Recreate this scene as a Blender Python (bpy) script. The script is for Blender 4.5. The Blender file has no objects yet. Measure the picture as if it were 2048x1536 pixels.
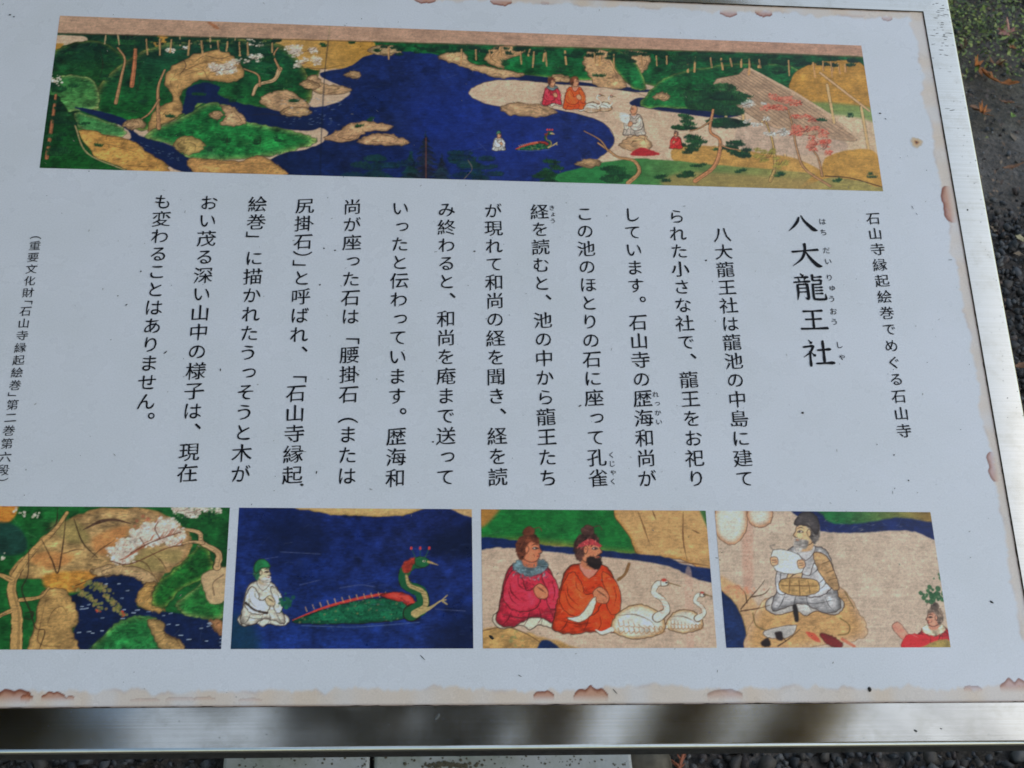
import bpy, bmesh, math, random
import numpy as np
from mathutils import Matrix, Vector

random.seed(7)
rng = np.random.default_rng(7)
SC = bpy.context.scene
COL = SC.collection

# ------------------------------------------------------------------ camera
F_PX = 2756.96                       # focal length in pixels of the 2048 px wide photograph
EYE = 0.85                           # distance of the lens from the sign's plane
TILT = math.radians(20.0)            # the sign board leans back from the horizontal
BASE_Z = 0.80
def euler(a, b, c):
    ca, sa, cb, sb, cc, sc = math.cos(a), math.sin(a), math.cos(b), math.sin(b), math.cos(c), math.sin(c)
    Rx = np.array([[1, 0, 0], [0, ca, -sa], [0, sa, ca]])
    Ry = np.array([[cb, 0, sb], [0, 1, 0], [-sb, 0, cb]])
    Rz = np.array([[cc, -sc, 0], [sc, cc, 0], [0, 0, 1]])
    return Rz @ Ry @ Rx
R_CAM = euler(0.411500, -0.0872722, -0.0221518)      # camera axes in the board's frame
R_BOARD = euler(TILT, 0, 0)                          # the board's frame in the world
T_BOARD = np.array([0.0, 0.0, BASE_Z])
CAM_W = T_BOARD + R_BOARD @ np.array([0, 0, EYE])
RW = R_BOARD @ R_CAM
cam = bpy.data.cameras.new('camera')
cam.sensor_fit = 'HORIZONTAL'; cam.sensor_width = 36.0
cam.lens = F_PX / 2048 * 36.0
cam.clip_start = 0.02; cam.clip_end = 400
cam.dof.use_dof = True; cam.dof.focus_distance = 0.95; cam.dof.aperture_fstop = 36
cam_o = bpy.data.objects.new('camera', cam); COL.objects.link(cam_o)
M = Matrix([list(RW[i]) + [CAM_W[i]] for i in range(3)] + [[0, 0, 0, 1]])
cam_o.matrix_world = M
SC.camera = cam_o

# ------------------------------------------------------------------ light
SUN_EL, SUN_AZ = math.radians(45), math.radians(108)   # azimuth from +Y towards +X
world = bpy.data.worlds.new('World'); SC.world = world; world.use_nodes = True
wn = world.node_tree.nodes; wl = world.node_tree.links
bg = wn['Background']
sky = wn.new('ShaderNodeTexSky'); sky.sky_type = 'NISHITA'; sky.sun_disc = False
sky.sun_elevation = SUN_EL; sky.sun_rotation = SUN_AZ
sky.air_density = 1.6; sky.dust_density = 1.0; sky.ozone_density = 1.2
wl.new(sky.outputs[0], bg.inputs[0]); bg.inputs[1].default_value = 0.15
sun = bpy.data.lights.new('sun', 'SUN'); sun.energy = 0.6; sun.angle = math.radians(105); sun.color = (1.0, 0.97, 0.93)
sun_o = bpy.data.objects.new('sun', sun); COL.objects.link(sun_o)
sd = Vector((math.cos(SUN_EL) * math.sin(SUN_AZ), math.cos(SUN_EL) * math.cos(SUN_AZ), math.sin(SUN_EL)))
sun_o.rotation_euler = sd.to_track_quat('Z', 'Y').to_euler()
sun_o.location = (3, 3, 8)
vs = SC.view_settings
SC.display_settings.display_device = 'sRGB'
vs.view_transform = 'Standard'; vs.look = 'None'; vs.gamma = 1.0; vs.use_curve_mapping = False
vs.exposure = 0.42
SC.render.engine = 'CYCLES'
SC.cycles.pixel_filter_type = 'BLACKMAN_HARRIS'; SC.cycles.filter_width = 1.7
SC.cycles.use_denoising = True
SC.cycles.max_bounces = 6

# ------------------------------------------------------------------ pixel -> place
def ray(u, v):
    u = np.asarray(u, float); v = np.asarray(v, float)
    return np.stack([(u - 1024) / F_PX, -(v - 768) / F_PX, -np.ones_like(u)], -1)
def P(pts):
    """points of the photograph -> metres on the sign's board (its own x, y)"""
    a = np.asarray(pts, float).reshape(-1, 2)
    d = ray(a[:, 0], a[:, 1]) @ R_CAM.T
    return d[:, :2] / -d[:, 2:3] * EYE
def G(u, v, z=0.0):
    """point of the photograph -> world place at height z"""
    d = RW @ ray(u, v)
    return CAM_W + d * ((z - CAM_W[2]) / d[2])

# ------------------------------------------------------------------ helpers
def lin(c):
    c = np.asarray(c, float) / 255.0
    return np.where(c <= 0.04045, c / 12.92, ((c + 0.055) / 1.055) ** 2.4)
WHITE_SEEN = lin((172, 181, 193))
ALB = 0.74 / WHITE_SEEN
def albedo(c):
    """colour as it reads on the sign in the photograph -> ink reflectance"""
    return np.clip(lin(c) * ALB * np.array([0.90, 0.89, 0.92]), 0.004, 0.85)

def mesh_obj(name, verts, faces, mat, parent=None, smooth=False, col=None):
    me = bpy.data.meshes.new(name)
    verts = np.asarray(verts, np.float32).reshape(-1, 3)
    if isinstance(faces, np.ndarray) and faces.ndim == 2:
        n, k = faces.shape
        me.vertices.add(len(verts)); me.vertices.foreach_set('co', verts.ravel())
        me.loops.add(n * k); me.loops.foreach_set('vertex_index', faces.astype(np.int32).ravel())
        me.polygons.add(n); me.polygons.foreach_set('loop_start', np.arange(0, n * k, k, dtype=np.int32))
        me.polygons.foreach_set('loop_total', np.full(n, k, np.int32))
        me.update(calc_edges=True); me.validate()
    else:
        me.from_pydata([tuple(map(float, v)) for v in verts], [], [tuple(map(int, f)) for f in faces])
        me.update()
    if smooth:
        me.polygons.foreach_set('use_smooth', np.ones(len(me.polygons), bool))
    if col is not None:
        at = me.color_attributes.new('Col', 'FLOAT_COLOR', 'POINT')
        c4 = np.ones((len(verts), 4), np.float32); c4[:, :3] = col
        at.data.foreach_set('color', c4.ravel())
    if mat: me.materials.append(mat)
    o = bpy.data.objects.new(name, me); COL.objects.link(o)
    if parent: o.parent = parent
    return o
def tag(o, label=None, cat=None, group=None, kind=None):
    if label: o['label'] = label
    if cat: o['category'] = cat
    if group: o['group'] = group
    if kind: o['kind'] = kind
    return o
def empty(name, loc=(0, 0, 0), rot=(0, 0, 0)):
    o = bpy.data.objects.new(name, None); COL.objects.link(o)
    o.location = loc; o.rotation_euler = rot; o.empty_display_size = 0.1
    return o
def grid_faces(nx, ny):
    i = np.arange((ny - 1) * (nx - 1)); r, c = i // (nx - 1), i % (nx - 1)
    a = r * nx + c
    return np.stack([a, a + 1, a + nx + 1, a + nx], 1)
def box_geo(x0, x1, y0, y1, z0, z1, bev=0.0):
    bm = bmesh.new(); bmesh.ops.create_cube(bm, size=1)
    for v in bm.verts:
        v.co = (x0 if v.co.x < 0 else x1, y0 if v.co.y < 0 else y1, z0 if v.co.z < 0 else z1)
    if bev: bmesh.ops.bevel(bm, geom=list(bm.edges), offset=bev, segments=2, affect='EDGES', profile=0.5)
    return bm
def bm_obj(name, bm, mat, parent=None, smooth=False):
    me = bpy.data.meshes.new(name); bm.to_mesh(me); bm.free()
    if smooth: me.polygons.foreach_set('use_smooth', np.ones(len(me.polygons), bool))
    me.materials.append(mat)
    o = bpy.data.objects.new(name, me); COL.objects.link(o)
    if parent: o.parent = parent
    return o
def upsample(a, h, w):
    gy = np.linspace(0, a.shape[0] - 1.001, h); gx = np.linspace(0, a.shape[1] - 1.001, w)
    iy, ix = gy.astype(int), gx.astype(int); fy, fx = (gy - iy)[:, None], (gx - ix)[None]
    fy = fy * fy * (3 - 2 * fy); fx = fx * fx * (3 - 2 * fx)
    A = a[np.ix_(iy, ix)]; B = a[np.ix_(iy, ix + 1)]; Cc = a[np.ix_(iy + 1, ix)]; D = a[np.ix_(iy + 1, ix + 1)]
    return (A * (1 - fx) + B * fx) * (1 - fy) + (Cc * (1 - fx) + D * fx) * fy
def vnoise(h, w, cy, cx=None, octv=3):
    cx = cx or cy; out = np.zeros((h, w)); amp = 1; tot = 0
    for o in range(octv):
        a = rng.standard_normal((max(2, int(h / cy) + 2), max(2, int(w / cx) + 2)))
        out += amp * upsample(a, h, w); tot += amp * amp; amp *= 0.55; cy = max(1.5, cy / 2); cx = max(1.5, cx / 2)
    return out / math.sqrt(tot)
def noise1(x, cell, seed):
    r = np.random.default_rng(seed); t = np.asarray(x) / cell; n = r.standard_normal(4096)
    i = np.floor(t).astype(int); f = t - i; f = f * f * (3 - 2 * f)
    return n[i % 4096] * (1 - f) + n[(i + 1) % 4096] * f

# ------------------------------------------------------------------ materials
def new_mat(name):
    m = bpy.data.materials.new(name); m.use_nodes = True
    n = m.node_tree.nodes; l = m.node_tree.links
    return m, n, l, n['Principled BSDF']
def noise_node(n, l, scale, detail=4, rough=0.6, vec=None, kind='Object', stretch=None):
    tc = n.new('ShaderNodeTexCoord'); t = n.new('ShaderNodeTexNoise')
    t.inputs['Scale'].default_value = scale; t.inputs['Detail'].default_value = detail; t.inputs['Roughness'].default_value = rough
    if stretch:
        mp = n.new('ShaderNodeMapping'); mp.inputs['Scale'].default_value = stretch
        l.new(tc.outputs[kind], mp.inputs[0]); l.new(mp.outputs[0], t.inputs['Vector'])
    else: l.new(tc.outputs[kind], t.inputs['Vector'])
    return t
def ramp(n, l, src, stops):
    r = n.new('ShaderNodeValToRGB'); e = r.color_ramp.elements
    while len(e) < len(stops): e.new(0.5)
    for k, (p, c) in zip(e, stops): k.position = p; k.color = (*c, 1) if len(c) == 3 else c
    l.new(src, r.inputs[0]); return r
def mul(n, l, a, b, fac=1.0):
    m = n.new('ShaderNodeMixRGB'); m.blend_type = 'MULTIPLY'; m.inputs[0].default_value = fac
    l.new(a, m.inputs[1]); l.new(b, m.inputs[2]); return m
def bump(n, l, h, bsdf, strength, dist):
    b = n.new('ShaderNodeBump'); b.inputs['Strength'].default_value = strength; b.inputs['Distance'].default_value = dist
    l.new(h, b.inputs['Height']); l.new(b.outputs[0], bsdf.inputs['Normal']); return b

def print_material(name, rough=0.42, spec=0.3):
    m, n, l, b = new_mat(name)
    a = n.new('ShaderNodeVertexColor'); a.layer_name = 'Col'
    t = noise_node(n, l, 900, 2); r = ramp(n, l, t.outputs['Fac'], [(0.3, (0.93,) * 3), (0.7, (1.04,) * 3)])
    t2 = noise_node(n, l, 14, 4); r2 = ramp(n, l, t2.outputs['Fac'], [(0.3, (0.95, 0.955, 0.94)), (0.6, (1, 1, 1))])
    x = mul(n, l, a.outputs[0], r.outputs[0]); x2 = mul(n, l, x.outputs[0], r2.outputs[0])
    l.new(x2.outputs[0], b.inputs['Base Color'])
    t3 = noise_node(n, l, 30, 5); r3 = ramp(n, l, t3.outputs['Fac'], [(0.3, (rough - 0.06,) * 3), (0.7, (rough + 0.1,) * 3)])
    l.new(r3.outputs[0], b.inputs['Roughness']); b.inputs['Specular IOR Level'].default_value = spec
    bump(n, l, t.outputs['Fac'], b, 0.05, 0.0002)
    return m
M_BOARD = print_material('printed_laminate', 0.27, 0.6)
M_PICT = print_material('picture_print', 0.32, 0.35)
def flat_mat(name, c, rough=0.5, spec=0.3, var=0.25, scale=300):
    m, n, l, b = new_mat(name)
    t = noise_node(n, l, scale, 3)
    r = ramp(n, l, t.outputs['Fac'], [(0.3, tuple(x * (1 - var) for x in c)), (0.7, tuple(min(1, x * (1 + var)) for x in c))])
    l.new(r.outputs[0], b.inputs['Base Color']); b.inputs['Roughness'].default_value = rough
    b.inputs['Specular IOR Level'].default_value = spec
    return m
M_INK = flat_mat('black_ink', (0.008, 0.008, 0.010), 0.5, 0.15)
M_SPECK = flat_mat('dark_grit', (0.03, 0.026, 0.02), 0.8)
M_SPECK2 = flat_mat('pale_grit', (0.22, 0.21, 0.17), 0.8)
M_SEAM = flat_mat('dirt_seam', (0.045, 0.032, 0.018), 0.9, 0.1)

def steel():
    m, n, l, b = new_mat('brushed_steel')
    b.inputs['Metallic'].default_value = 1.0
    tc = n.new('ShaderNodeTexCoord')
    mp = n.new('ShaderNodeMapping'); mp.inputs['Scale'].default_value = (6, 900, 1); l.new(tc.outputs['UV'], mp.inputs[0])
    s = n.new('ShaderNodeTexNoise'); s.inputs['Scale'].default_value = 1.0; s.inputs['Detail'].default_value = 5; l.new(mp.outputs[0], s.inputs['Vector'])
    r = ramp(n, l, s.outputs['Fac'], [(0.3, (0.54, 0.52, 0.445)), (0.7, (0.60, 0.58, 0.51))])
    d = noise_node(n, l, 55, 6, 0.7); rd = ramp(n, l, d.outputs['Fac'], [(0.36, (0.72, 0.70, 0.64)), (0.5, (1, 1, 1))])
    x = mul(n, l, r.outputs[0], rd.outputs[0], 0.3); l.new(x.outputs[0], b.inputs['Base Color'])
    rr = ramp(n, l, d.outputs['Fac'], [(0.35, (0.150,) * 3), (0.65, (0.115,) * 3)]); l.new(rr.outputs[0], b.inputs['Roughness'])
    b.inputs['Anisotropic'].default_value = 0.95; b.inputs['Anisotropic Rotation'].default_value = 0.25
    tg = n.new('ShaderNodeTangent'); tg.direction_type = 'UV_MAP'; tg.uv_map = 'UVMap'; l.new(tg.outputs[0], b.inputs['Tangent'])
    bump(n, l, s.outputs['Fac'], b, 0.08, 0.0002)
    return m
M_STEEL = steel()
M_POST = flat_mat('galvanised_post', (0.35, 0.35, 0.34), 0.5, 0.5, 0.15, 40)

# ------------------------------------------------------------------ a small painter for the printed pictures
# (each picture is a flat print: a fine sheet whose points carry the ink colour)
def curve(pts, n=7, closed=True):
    p = np.asarray(pts, float)
    if closed: a, b, c, d = np.roll(p, 1, 0), p, np.roll(p, -1, 0), np.roll(p, -2, 0)
    else:
        q = np.vstack([2 * p[0] - p[1], p, 2 * p[-1] - p[-2]]); a, b, c, d = q[:-3], q[1:-2], q[2:-1], q[3:]
    t = np.linspace(0, 1, n, endpoint=False)[None, :, None]
    a, b, c, d = (k[:, None, :] for k in (a, b, c, d))
    o = 0.5 * (2 * b + (c - a) * t + (2 * a - 5 * b + 4 * c - d) * t * t + (3 * b - a - 3 * c + d) * t ** 3)
    o = o.reshape(-1, p.shape[1])
    return o if closed else np.vstack([o, p[-1:]])
def blur(a, r):
    r = int(max(1, round(r)))
    for _ in range(2):
        for ax in (0, 1):
            pad = [(0, 0), (0, 0)]; pad[ax] = (r + 1, r)
            s = np.cumsum(np.pad(a, pad, mode='edge'), axis=ax)
            n = a.shape[ax]
            hi = np.take(s, np.arange(2 * r + 1, 2 * r + 1 + n), axis=ax); lo = np.take(s, np.arange(0, n), axis=ax)
            a = (hi - lo) / (2 * r + 1)
    return a
class Paint:
    STEP = 0.00025
    def __init__(s, x0, x1, y0, y1, base):
        s.x0, s.x1, s.y0, s.y1 = x0, x1, y0, y1
        s.nx, s.ny = int(round((x1 - x0) / 0.0005)) + 1, int(round((y1 - y0) / 0.0005)) + 1
        s.W, s.H = (s.nx - 1) * 2 + 2, (s.ny - 1) * 2 + 2
        s.img = np.zeros((s.H, s.W, 3), np.float32); s.img[:] = base
        s.k = 1.46
    def cv(s, pts):
        q = P(pts)
        return np.stack([(q[:, 0] - s.x0) / (s.x1 - s.x0) * (s.W - 1), (s.y1 - q[:, 1]) / (s.y1 - s.y0) * (s.H - 1)], 1)
    def mask(s, q, pad):
        c0, r0 = np.floor(q.min(0)).astype(int) - pad; c1, r1 = np.ceil(q.max(0)).astype(int) + pad + 1
        m = np.zeros((max(1, r1 - r0), max(1, c1 - c0)), np.float32)
        a, b = q, np.roll(q, -1, 0)
        for r in range(m.shape[0]):
            y = r + r0 + 0.5
            h = (a[:, 1] <= y) != (b[:, 1] <= y)
            if not h.any(): continue
            A, B = a[h], b[h]
            xs = np.sort(A[:, 0] + (y - A[:, 1]) / (B[:, 1] - A[:, 1]) * (B[:, 0] - A[:, 0])) - c0
            for i in range(0, len(xs) - 1, 2):
                m[r, max(0, int(round(xs[i]))):max(0, int(round(xs[i + 1])))] = 1
        return m, r0, c0
    def put(s, m, r0, c0, col):
        h, w = m.shape
        a, b, c, d = max(0, r0), min(s.H, r0 + h), max(0, c0), min(s.W, c0 + w)
        if a >= b or c >= d: return
        mm = m[a - r0:b - r0, c - c0:d - c0, None]
        if np.ndim(col) == 3: col = col[a - r0:b - r0, c - c0:d - c0]
        s.img[a:b, c:d] = s.img[a:b, c:d] * (1 - mm) + np.asarray(col, np.float32) * mm
    def fill(s, pts, col, feather=1.0, rough=0.0, rim=None, grad=None, tex=0.05, alpha=1.0, line=None, smooth=True):
        q = s.cv(pts); q = curve(q) if smooth else q
        if rough:
            n = len(q); q = q + rng.standard_normal((n, 2)) * rough * s.k
            q = curve(q, 3)
        f = feather * s.k; R = rim[1] * s.k if rim else 0
        m, r0, c0 = s.mask(q, int(max(f, R) * 2) + 4)
        h, w = m.shape
        if h * w > 6_000_000: return
        c = np.zeros((h, w, 3), np.float32); c[:] = col
        if grad:
            (ga, gb, c2) = grad; A, B = s.cv([ga])[0], s.cv([gb])[0]
            yy, xx = np.mgrid[0:h, 0:w]; d = B - A
            t = np.clip(((xx + c0 - A[0]) * d[0] + (yy + r0 - A[1]) * d[1]) / (d @ d), 0, 1)[..., None]
            c = c * (1 - t) + np.asarray(c2, np.float32) * t
        if rim:
            inn = np.clip((blur(m, R) - 0.5) * 2.2, 0, 1)[..., None]
            c = np.asarray(rim[0], np.float32) * (1 - inn) + c * inn
        if tex:
            c = c * (1 + tex * vnoise(h, w, 26)[..., None] + tex * 0.6 * vnoise(h, w, 3, 9, 1)[..., None])
        mm = blur(m, f / 2) if f >= 1 else m
        s.put(mm * alpha, r0, c0, c)
        if line: s.stroke_cv(np.vstack([q, q[:1]]), line[1], line[0], line[2] if len(line) > 2 else 0.8)
    def stroke_cv(s, q, w, col, alpha=1.0, taper=None):
        seg = np.linalg.norm(np.diff(q, axis=0), axis=1); L = np.concatenate([[0], np.cumsum(seg)])
        if L[-1] < 0.5: return
        n = int(L[-1] / 0.6) + 2; t = np.linspace(0, L[-1], n)
        x = np.interp(t, L, q[:, 0]); y = np.interp(t, L, q[:, 1])
        ww = np.full(n, w * s.k / 2) if taper is None else np.interp(t / L[-1], np.linspace(0, 1, len(taper)), taper) * s.k / 2
        ww = ww * (1 + (0.18 if w < 4 else 0.07) * np.interp(t, np.arange(0, L[-1] + 12, 6), rng.standard_normal(len(np.arange(0, L[-1] + 12, 6)))))
        R = int(ww.max()) + 3
        c0, r0 = int(x.min()) - R, int(y.min()) - R
        m = np.zeros((int(y.max()) - r0 + R + 1, int(x.max()) - c0 + R + 1), np.float32)
        if m.size > 4_000_000: return
        k = np.arange(-R, R + 1)
        for xi, yi, wi in zip(x, y, ww):
            ix, iy = int(xi), int(yi)
            d = np.hypot((k[None] - (xi - ix)), (k[:, None] - (yi - iy)))
            v = np.clip(wi + 0.6 - d, 0, 1)
            a = m[iy - r0 - R:iy - r0 + R + 1, ix - c0 - R:ix - c0 + R + 1]
            if a.shape == v.shape: np.maximum(a, v, out=a)
        s.put(m * alpha, r0, c0, np.asarray(col, np.float32))
    def stroke(s, pts, w, col, alpha=1.0, taper=None, smooth=True):
        q = s.cv(pts); q = curve(q, 7, False) if smooth and len(q) > 2 else q
        s.stroke_cv(q, w, col, alpha, taper)
    def dabs(s, centre, rx, ry, n, size, cols, alpha=0.9, ang=0.0, flat=1.0, gauss=True):
        a = rng.standard_normal((n, 2)) * 0.45 if gauss else rng.uniform(-1, 1, (n, 2))
        ca, sa = math.cos(ang), math.sin(ang)
        x = a[:, 0] * rx; y = a[:, 1] * ry
        pts = np.stack([centre[0] + x * ca - y * sa, centre[1] + x * sa + y * ca], 1)
        q = s.cv(pts)
        for (cx, cy) in q:
            r = size * s.k * rng.uniform(0.5, 1.3) / 2; R = int(r) + 2
            k = np.arange(-R, R + 1); d = np.hypot(k[None] / flat ** 0.5, k[:, None] * flat ** 0.5)
            c = np.asarray(cols[rng.integers(len(cols))], np.float32) * rng.uniform(0.88, 1.1)
            s.put((np.clip(r + 0.6 - d, 0, 1) * alpha).astype(np.float32), int(cy) - R, int(cx) - R, c)
    # ---- motifs
    def inside(s, q, n):
        """n random canvas points inside the canvas polygon q"""
        lo, hi = q.min(0), q.max(0); out = []
        A, B = q, np.roll(q, -1, 0)
        for _ in range(6):
            p = rng.uniform(lo, hi, (n * 2, 2)); cnt = np.zeros(len(p), int)
            for (x0, y0), (x1, y1) in zip(A, B):
                if y0 == y1: continue
                h = ((y0 <= p[:, 1]) != (y1 <= p[:, 1])) & (p[:, 0] < x0 + (p[:, 1] - y0) / (y1 - y0) * (x1 - x0)); cnt += h
            out.append(p[cnt % 2 == 1])
            if sum(map(len, out)) >= n: break
        return np.vstack(out)[:n]
    def hatch(s, pts, n, length, w, cols, alpha=.3, ang=(0, .5), smooth=True):
        q = s.cv(pts); q = curve(q, 3) if smooth else q
        for x, y in s.inside(q, n):
            a = rng.normal(*ang); l = length * s.k * rng.uniform(.5, 1.4) / 2; d = np.array([math.cos(a), math.sin(a)]) * l; b = np.array([-d[1], d[0]]) * rng.normal(0, .18)
            s.stroke_cv(np.array([[x, y] - d, [x, y] + b, [x, y] + d]), w, cols[rng.integers(len(cols))], alpha * rng.uniform(.5, 1.2), (.3, 1.1 * w, .3))
    def area(s, pts):
        p = np.asarray(pts, float); x, y = p.T; return abs(np.dot(x, np.roll(y, 1)) - np.dot(y, np.roll(x, 1))) / 2
    def hill(s, pts, a=(22, 88, 36), b=(18, 62, 52), rim=(148, 132, 60), rw=9, up=None):
        p = np.asarray(pts, float); g = up or ((p[:, 0].mean(), p[:, 1].max()), (p[:, 0].mean(), p[:, 1].min()))
        rim = tuple(.6 * r + .4 * k for r, k in zip(rim, a))
        s.fill(pts, a, 1.0, 1.1, rim=(rim, rw), grad=(g[0], g[1], b), tex=0.2, line=((26, 36, 22), 1.1, .45))
        n = int(min(420, s.area(pts) / 60))
        dk = tuple(.55 * k for k in a); lt = tuple(min(255, 1.35 * k + 8) for k in a); oc = tuple(.5 * r + .5 * k for r, k in zip(rim, a))
        s.hatch(pts, n, 13, 2.6, (dk, dk, lt, oc), .34, (-.35, .7)); s.hatch(pts, n // 2, 5, 1.2, (dk, (14, 34, 20)), .5, (-1.4, .5))
    def rock(s, pts, c=(182, 150, 112), n=4, ink=(70, 48, 30)):
        p = np.asarray(pts, float); cen = p.mean(0)
        s.fill(pts, c, 1.0, 1.3, rim=(tuple(0.74 * v for v in c), 5), tex=0.12, line=(ink, 1.1, 0.7))
        k = int(min(160, s.area(pts) / 34)); sh = (tuple(.68 * v for v in c), tuple(.8 * v for v in c), (132, 118, 70), tuple(min(255, 1.1 * v) for v in c))
        s.hatch(pts, k, 11, 2.2, sh, .36, (-.5, .7))
        for t in (.72, .45):                                  # folds that follow the outline
            m = len(p); i0 = rng.integers(m)
            seg = [tuple(cen + (p[(i0 + j) % m] - cen) * (t + rng.normal(0, .06))) for j in range(max(3, m // 2))]
            s.stroke(seg, 1.1, ink, 0.55, (0.3, 1.6, 0.3))
        s.hatch(pts, max(3, n * 2), 8, 1.3, (ink,), .5, (-.6, .8))
    def trunk(s, pts, w0, w1, c=(172, 132, 92), ink=(60, 42, 28)):
        q = [w0 + (w1 - w0) * i / 4 for i in range(5)]
        s.stroke(pts, max(w0, 4), ink, 0.8, [v + 1.6 for v in q]); s.stroke(pts, max(w0, 4), c, 1, q)
        p = np.asarray(pts, float)
        s.stroke([tuple(v + (w0 * .22, 0)) for v in p], 1, tuple(.7 * v for v in c), .6, [.25 * v for v in q])
        for _ in range(int(w0)):
            i = rng.integers(len(p) - 1); t = rng.random(); x, y = p[i] * (1 - t) + p[i + 1] * t; s.stroke([(x - w0 * .3, y), (x + w0 * .2, y + 1)], .8, ink, .5)
    def pine(s, x, y, r, n=60, cols=((20, 58, 34), (28, 74, 38), (14, 40, 28))):
        k = max(3, int(r / 5))
        for i in range(k):                                    # flat needle pads, each with a bristly top
            px, py = x + rng.normal() * r * .42, y + rng.normal() * r * .24; a = r * rng.uniform(.34, .6); b = a * .34
            th = np.linspace(0, 2 * math.pi, 10)[:-1]
            s.fill([(px + a * math.cos(t), py + b * math.sin(t) * (1.2 if math.sin(t) < 0 else .6)) for t in th], cols[rng.integers(len(cols))], 1, 1.1, tex=.2, alpha=.9)
            for j in range(int(a * 1.5)):
                t = rng.uniform(-1, 1); bx = px + t * a; by = py - b * math.sqrt(1 - t * t) * rng.uniform(-.2, 1)
                s.stroke([(bx, by + 1.5), (bx + t * 2 + rng.normal() * .8, by - rng.uniform(1.5, 3.6))], 1, cols[rng.integers(len(cols))], .85)
            s.stroke([(px - a * .8, py + b * .45), (px + a * .8, py + b * .5)], 1.1, (12, 26, 18), .5)
    def bloom(s, x, y, rx, ry, cols=None, ang=0.0, base=(196, 184, 168), n=None, size=3.6, ink=(84, 54, 40)):
        """cloud of blossom or leaves hung on fine twigs"""
        cols = cols or BLOSSOM; ca, sa = math.cos(ang), math.sin(ang); k = max(4, int(rx * ry / 50))
        for _ in range(k):
            u, v = rng.uniform(-.8, .8), rng.uniform(-.7, .7); cx, cy = x + rx * u * ca - ry * v * sa, y + rx * u * sa + ry * v * ca; r = max(3.4, .28 * (rx + ry) / 2 * rng.uniform(.6, 1.3))
            th = np.linspace(0, 2 * math.pi, 8)[:-1]
            s.fill([(cx + r * 1.3 * math.cos(t), cy + r * .7 * math.sin(t)) for t in th], base, 1, 1.6, tex=.12, alpha=.72)
            s.dabs((cx, cy), r * 1.5, r * .8, int(6 + r), size, cols, .8, 0, 1.2, False)
            s.dabs((cx, cy + r * .5), r * 1.2, r * .4, int(2 + r * .4), 1.6, (ink,), .55)
        for _ in range(k // 2 + 1):
            u = rng.uniform(-.8, .4); p0 = (x + rx * u * ca, y + rx * u * sa + ry * .4); s.stroke([p0, (p0[0] + rx * .25, p0[1] - ry * .2), (p0[0] + rx * .4, p0[1] - ry * .6)], 1, ink, .6)
    def ripples(s, pts, n, box):
        for _ in range(n):
            x, y = rng.uniform(box[0], box[1]), rng.uniform(box[2], box[3])
            if pts(x, y): s.stroke([(x, y), (x + rng.uniform(3, 7), y + rng.uniform(-1, 1))], 1.2, (165, 180, 195), 0.75)
    def age(s, crease=(), fade=.10):
        """old paper: worn pigment, fine scratches, fibre and spots"""
        h, w = s.img.shape[:2]
        m = vnoise(h, w, 60, 80, 4); t = np.clip((m - 1.1) * .5, 0, 1)[..., None]
        s.img = (s.img * (1 - fade * 1.4 * t) + np.array([176, 160, 140]) * fade * 1.4 * t).astype(np.float32)
        s.img *= (1 + .035 * vnoise(h, w, 5, 5, 2)[..., None] + .025 * vnoise(h, w, 2.5, 40, 1)[..., None]).astype(np.float32)
        for _ in range(int(w * h / 16000)):
            x, y = rng.uniform(0, w), rng.uniform(0, h); l = rng.uniform(6, 40); a = rng.normal(0, .5)
            s.stroke_cv(np.array([[x, y], [x + l * math.cos(a), y + l * math.sin(a)]]), .8, (190, 184, 170), rng.uniform(.08, .26))
        for _ in range(int(w * h / 9000)):
            x, y = rng.uniform(0, w), rng.uniform(0, h); s.stroke_cv(np.array([[x, y], [x + 1.5, y + 1]]), rng.uniform(.8, 1.8), (60, 48, 36), rng.uniform(.15, .5))
    def person(s, x, y, h, robe, flip=1, hair=(40, 30, 26), trim=None, legs=None, skin=(196, 140, 104), hat=None, ink=(40, 26, 20), beard=None, pattern=None, bun=False):
        """a seated figure in a wide sleeved robe; x, y is the middle of the seat, h the height"""
        f = flip; X = lambda a: x + f * a * h; Y = lambda b: y - b * h; Q = lambda L: [(X(a), Y(b)) for a, b in L]
        big = h > 90; lw = 1.3 if big else .8; dk = tuple(.62 * v for v in robe); lt = tuple(min(235, 1.14 * v + 6) for v in robe)
        if legs is not None:
            s.fill(Q([(-.40, .06), (-.37, .15), (-.2, .21), (.2, .21), (.39, .15), (.42, .05), (.3, -.02), (.1, .02), (0, -.03), (-.1, .02), (-.3, -.02)]), legs, 1, 0.4, rim=(tuple(.86 * v for v in legs), .03 * h), line=(ink, lw, 0.75))
            for a in (-.26, -.12, .1, .26): s.stroke(Q([(a, .17), (a * 1.1 + .02, .09), (a * 1.2, .02)]), 1.0, ink, .55, (.4, 1.3, .3))
        s.fill(Q([(-.12, .70), (-.24, .62), (-.30, .40), (-.34, .2), (-.36, .05), (-.2, .0), (.05, .02 if legs is None else .1), (.33, .02), (.35, .12), (.27, .34), (.24, .58), (.12, .70)]),
               robe, 1, 0.6, rim=(dk, .035 * h), tex=0.14, line=(ink, lw, 0.75))
        if pattern and big: s.hatch(Q([(-.2, .6), (-.3, .1), (.28, .08), (.22, .58)]), int(h * .7), 5, 2.4, (pattern,), .6, (.4, 1.2), False)
        # sleeves meeting at clasped hands
        s.fill(Q([(-.17, .62), (-.26, .5), (-.29, .32), (-.2, .2), (-.04, .17), (.08, .22), (.12, .34), (.05, .41), (-.04, .4), (-.08, .52)]), lt, 1, 0.5, tex=0.12, rim=(robe, .03 * h), line=(ink, lw, 0.75))
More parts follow.
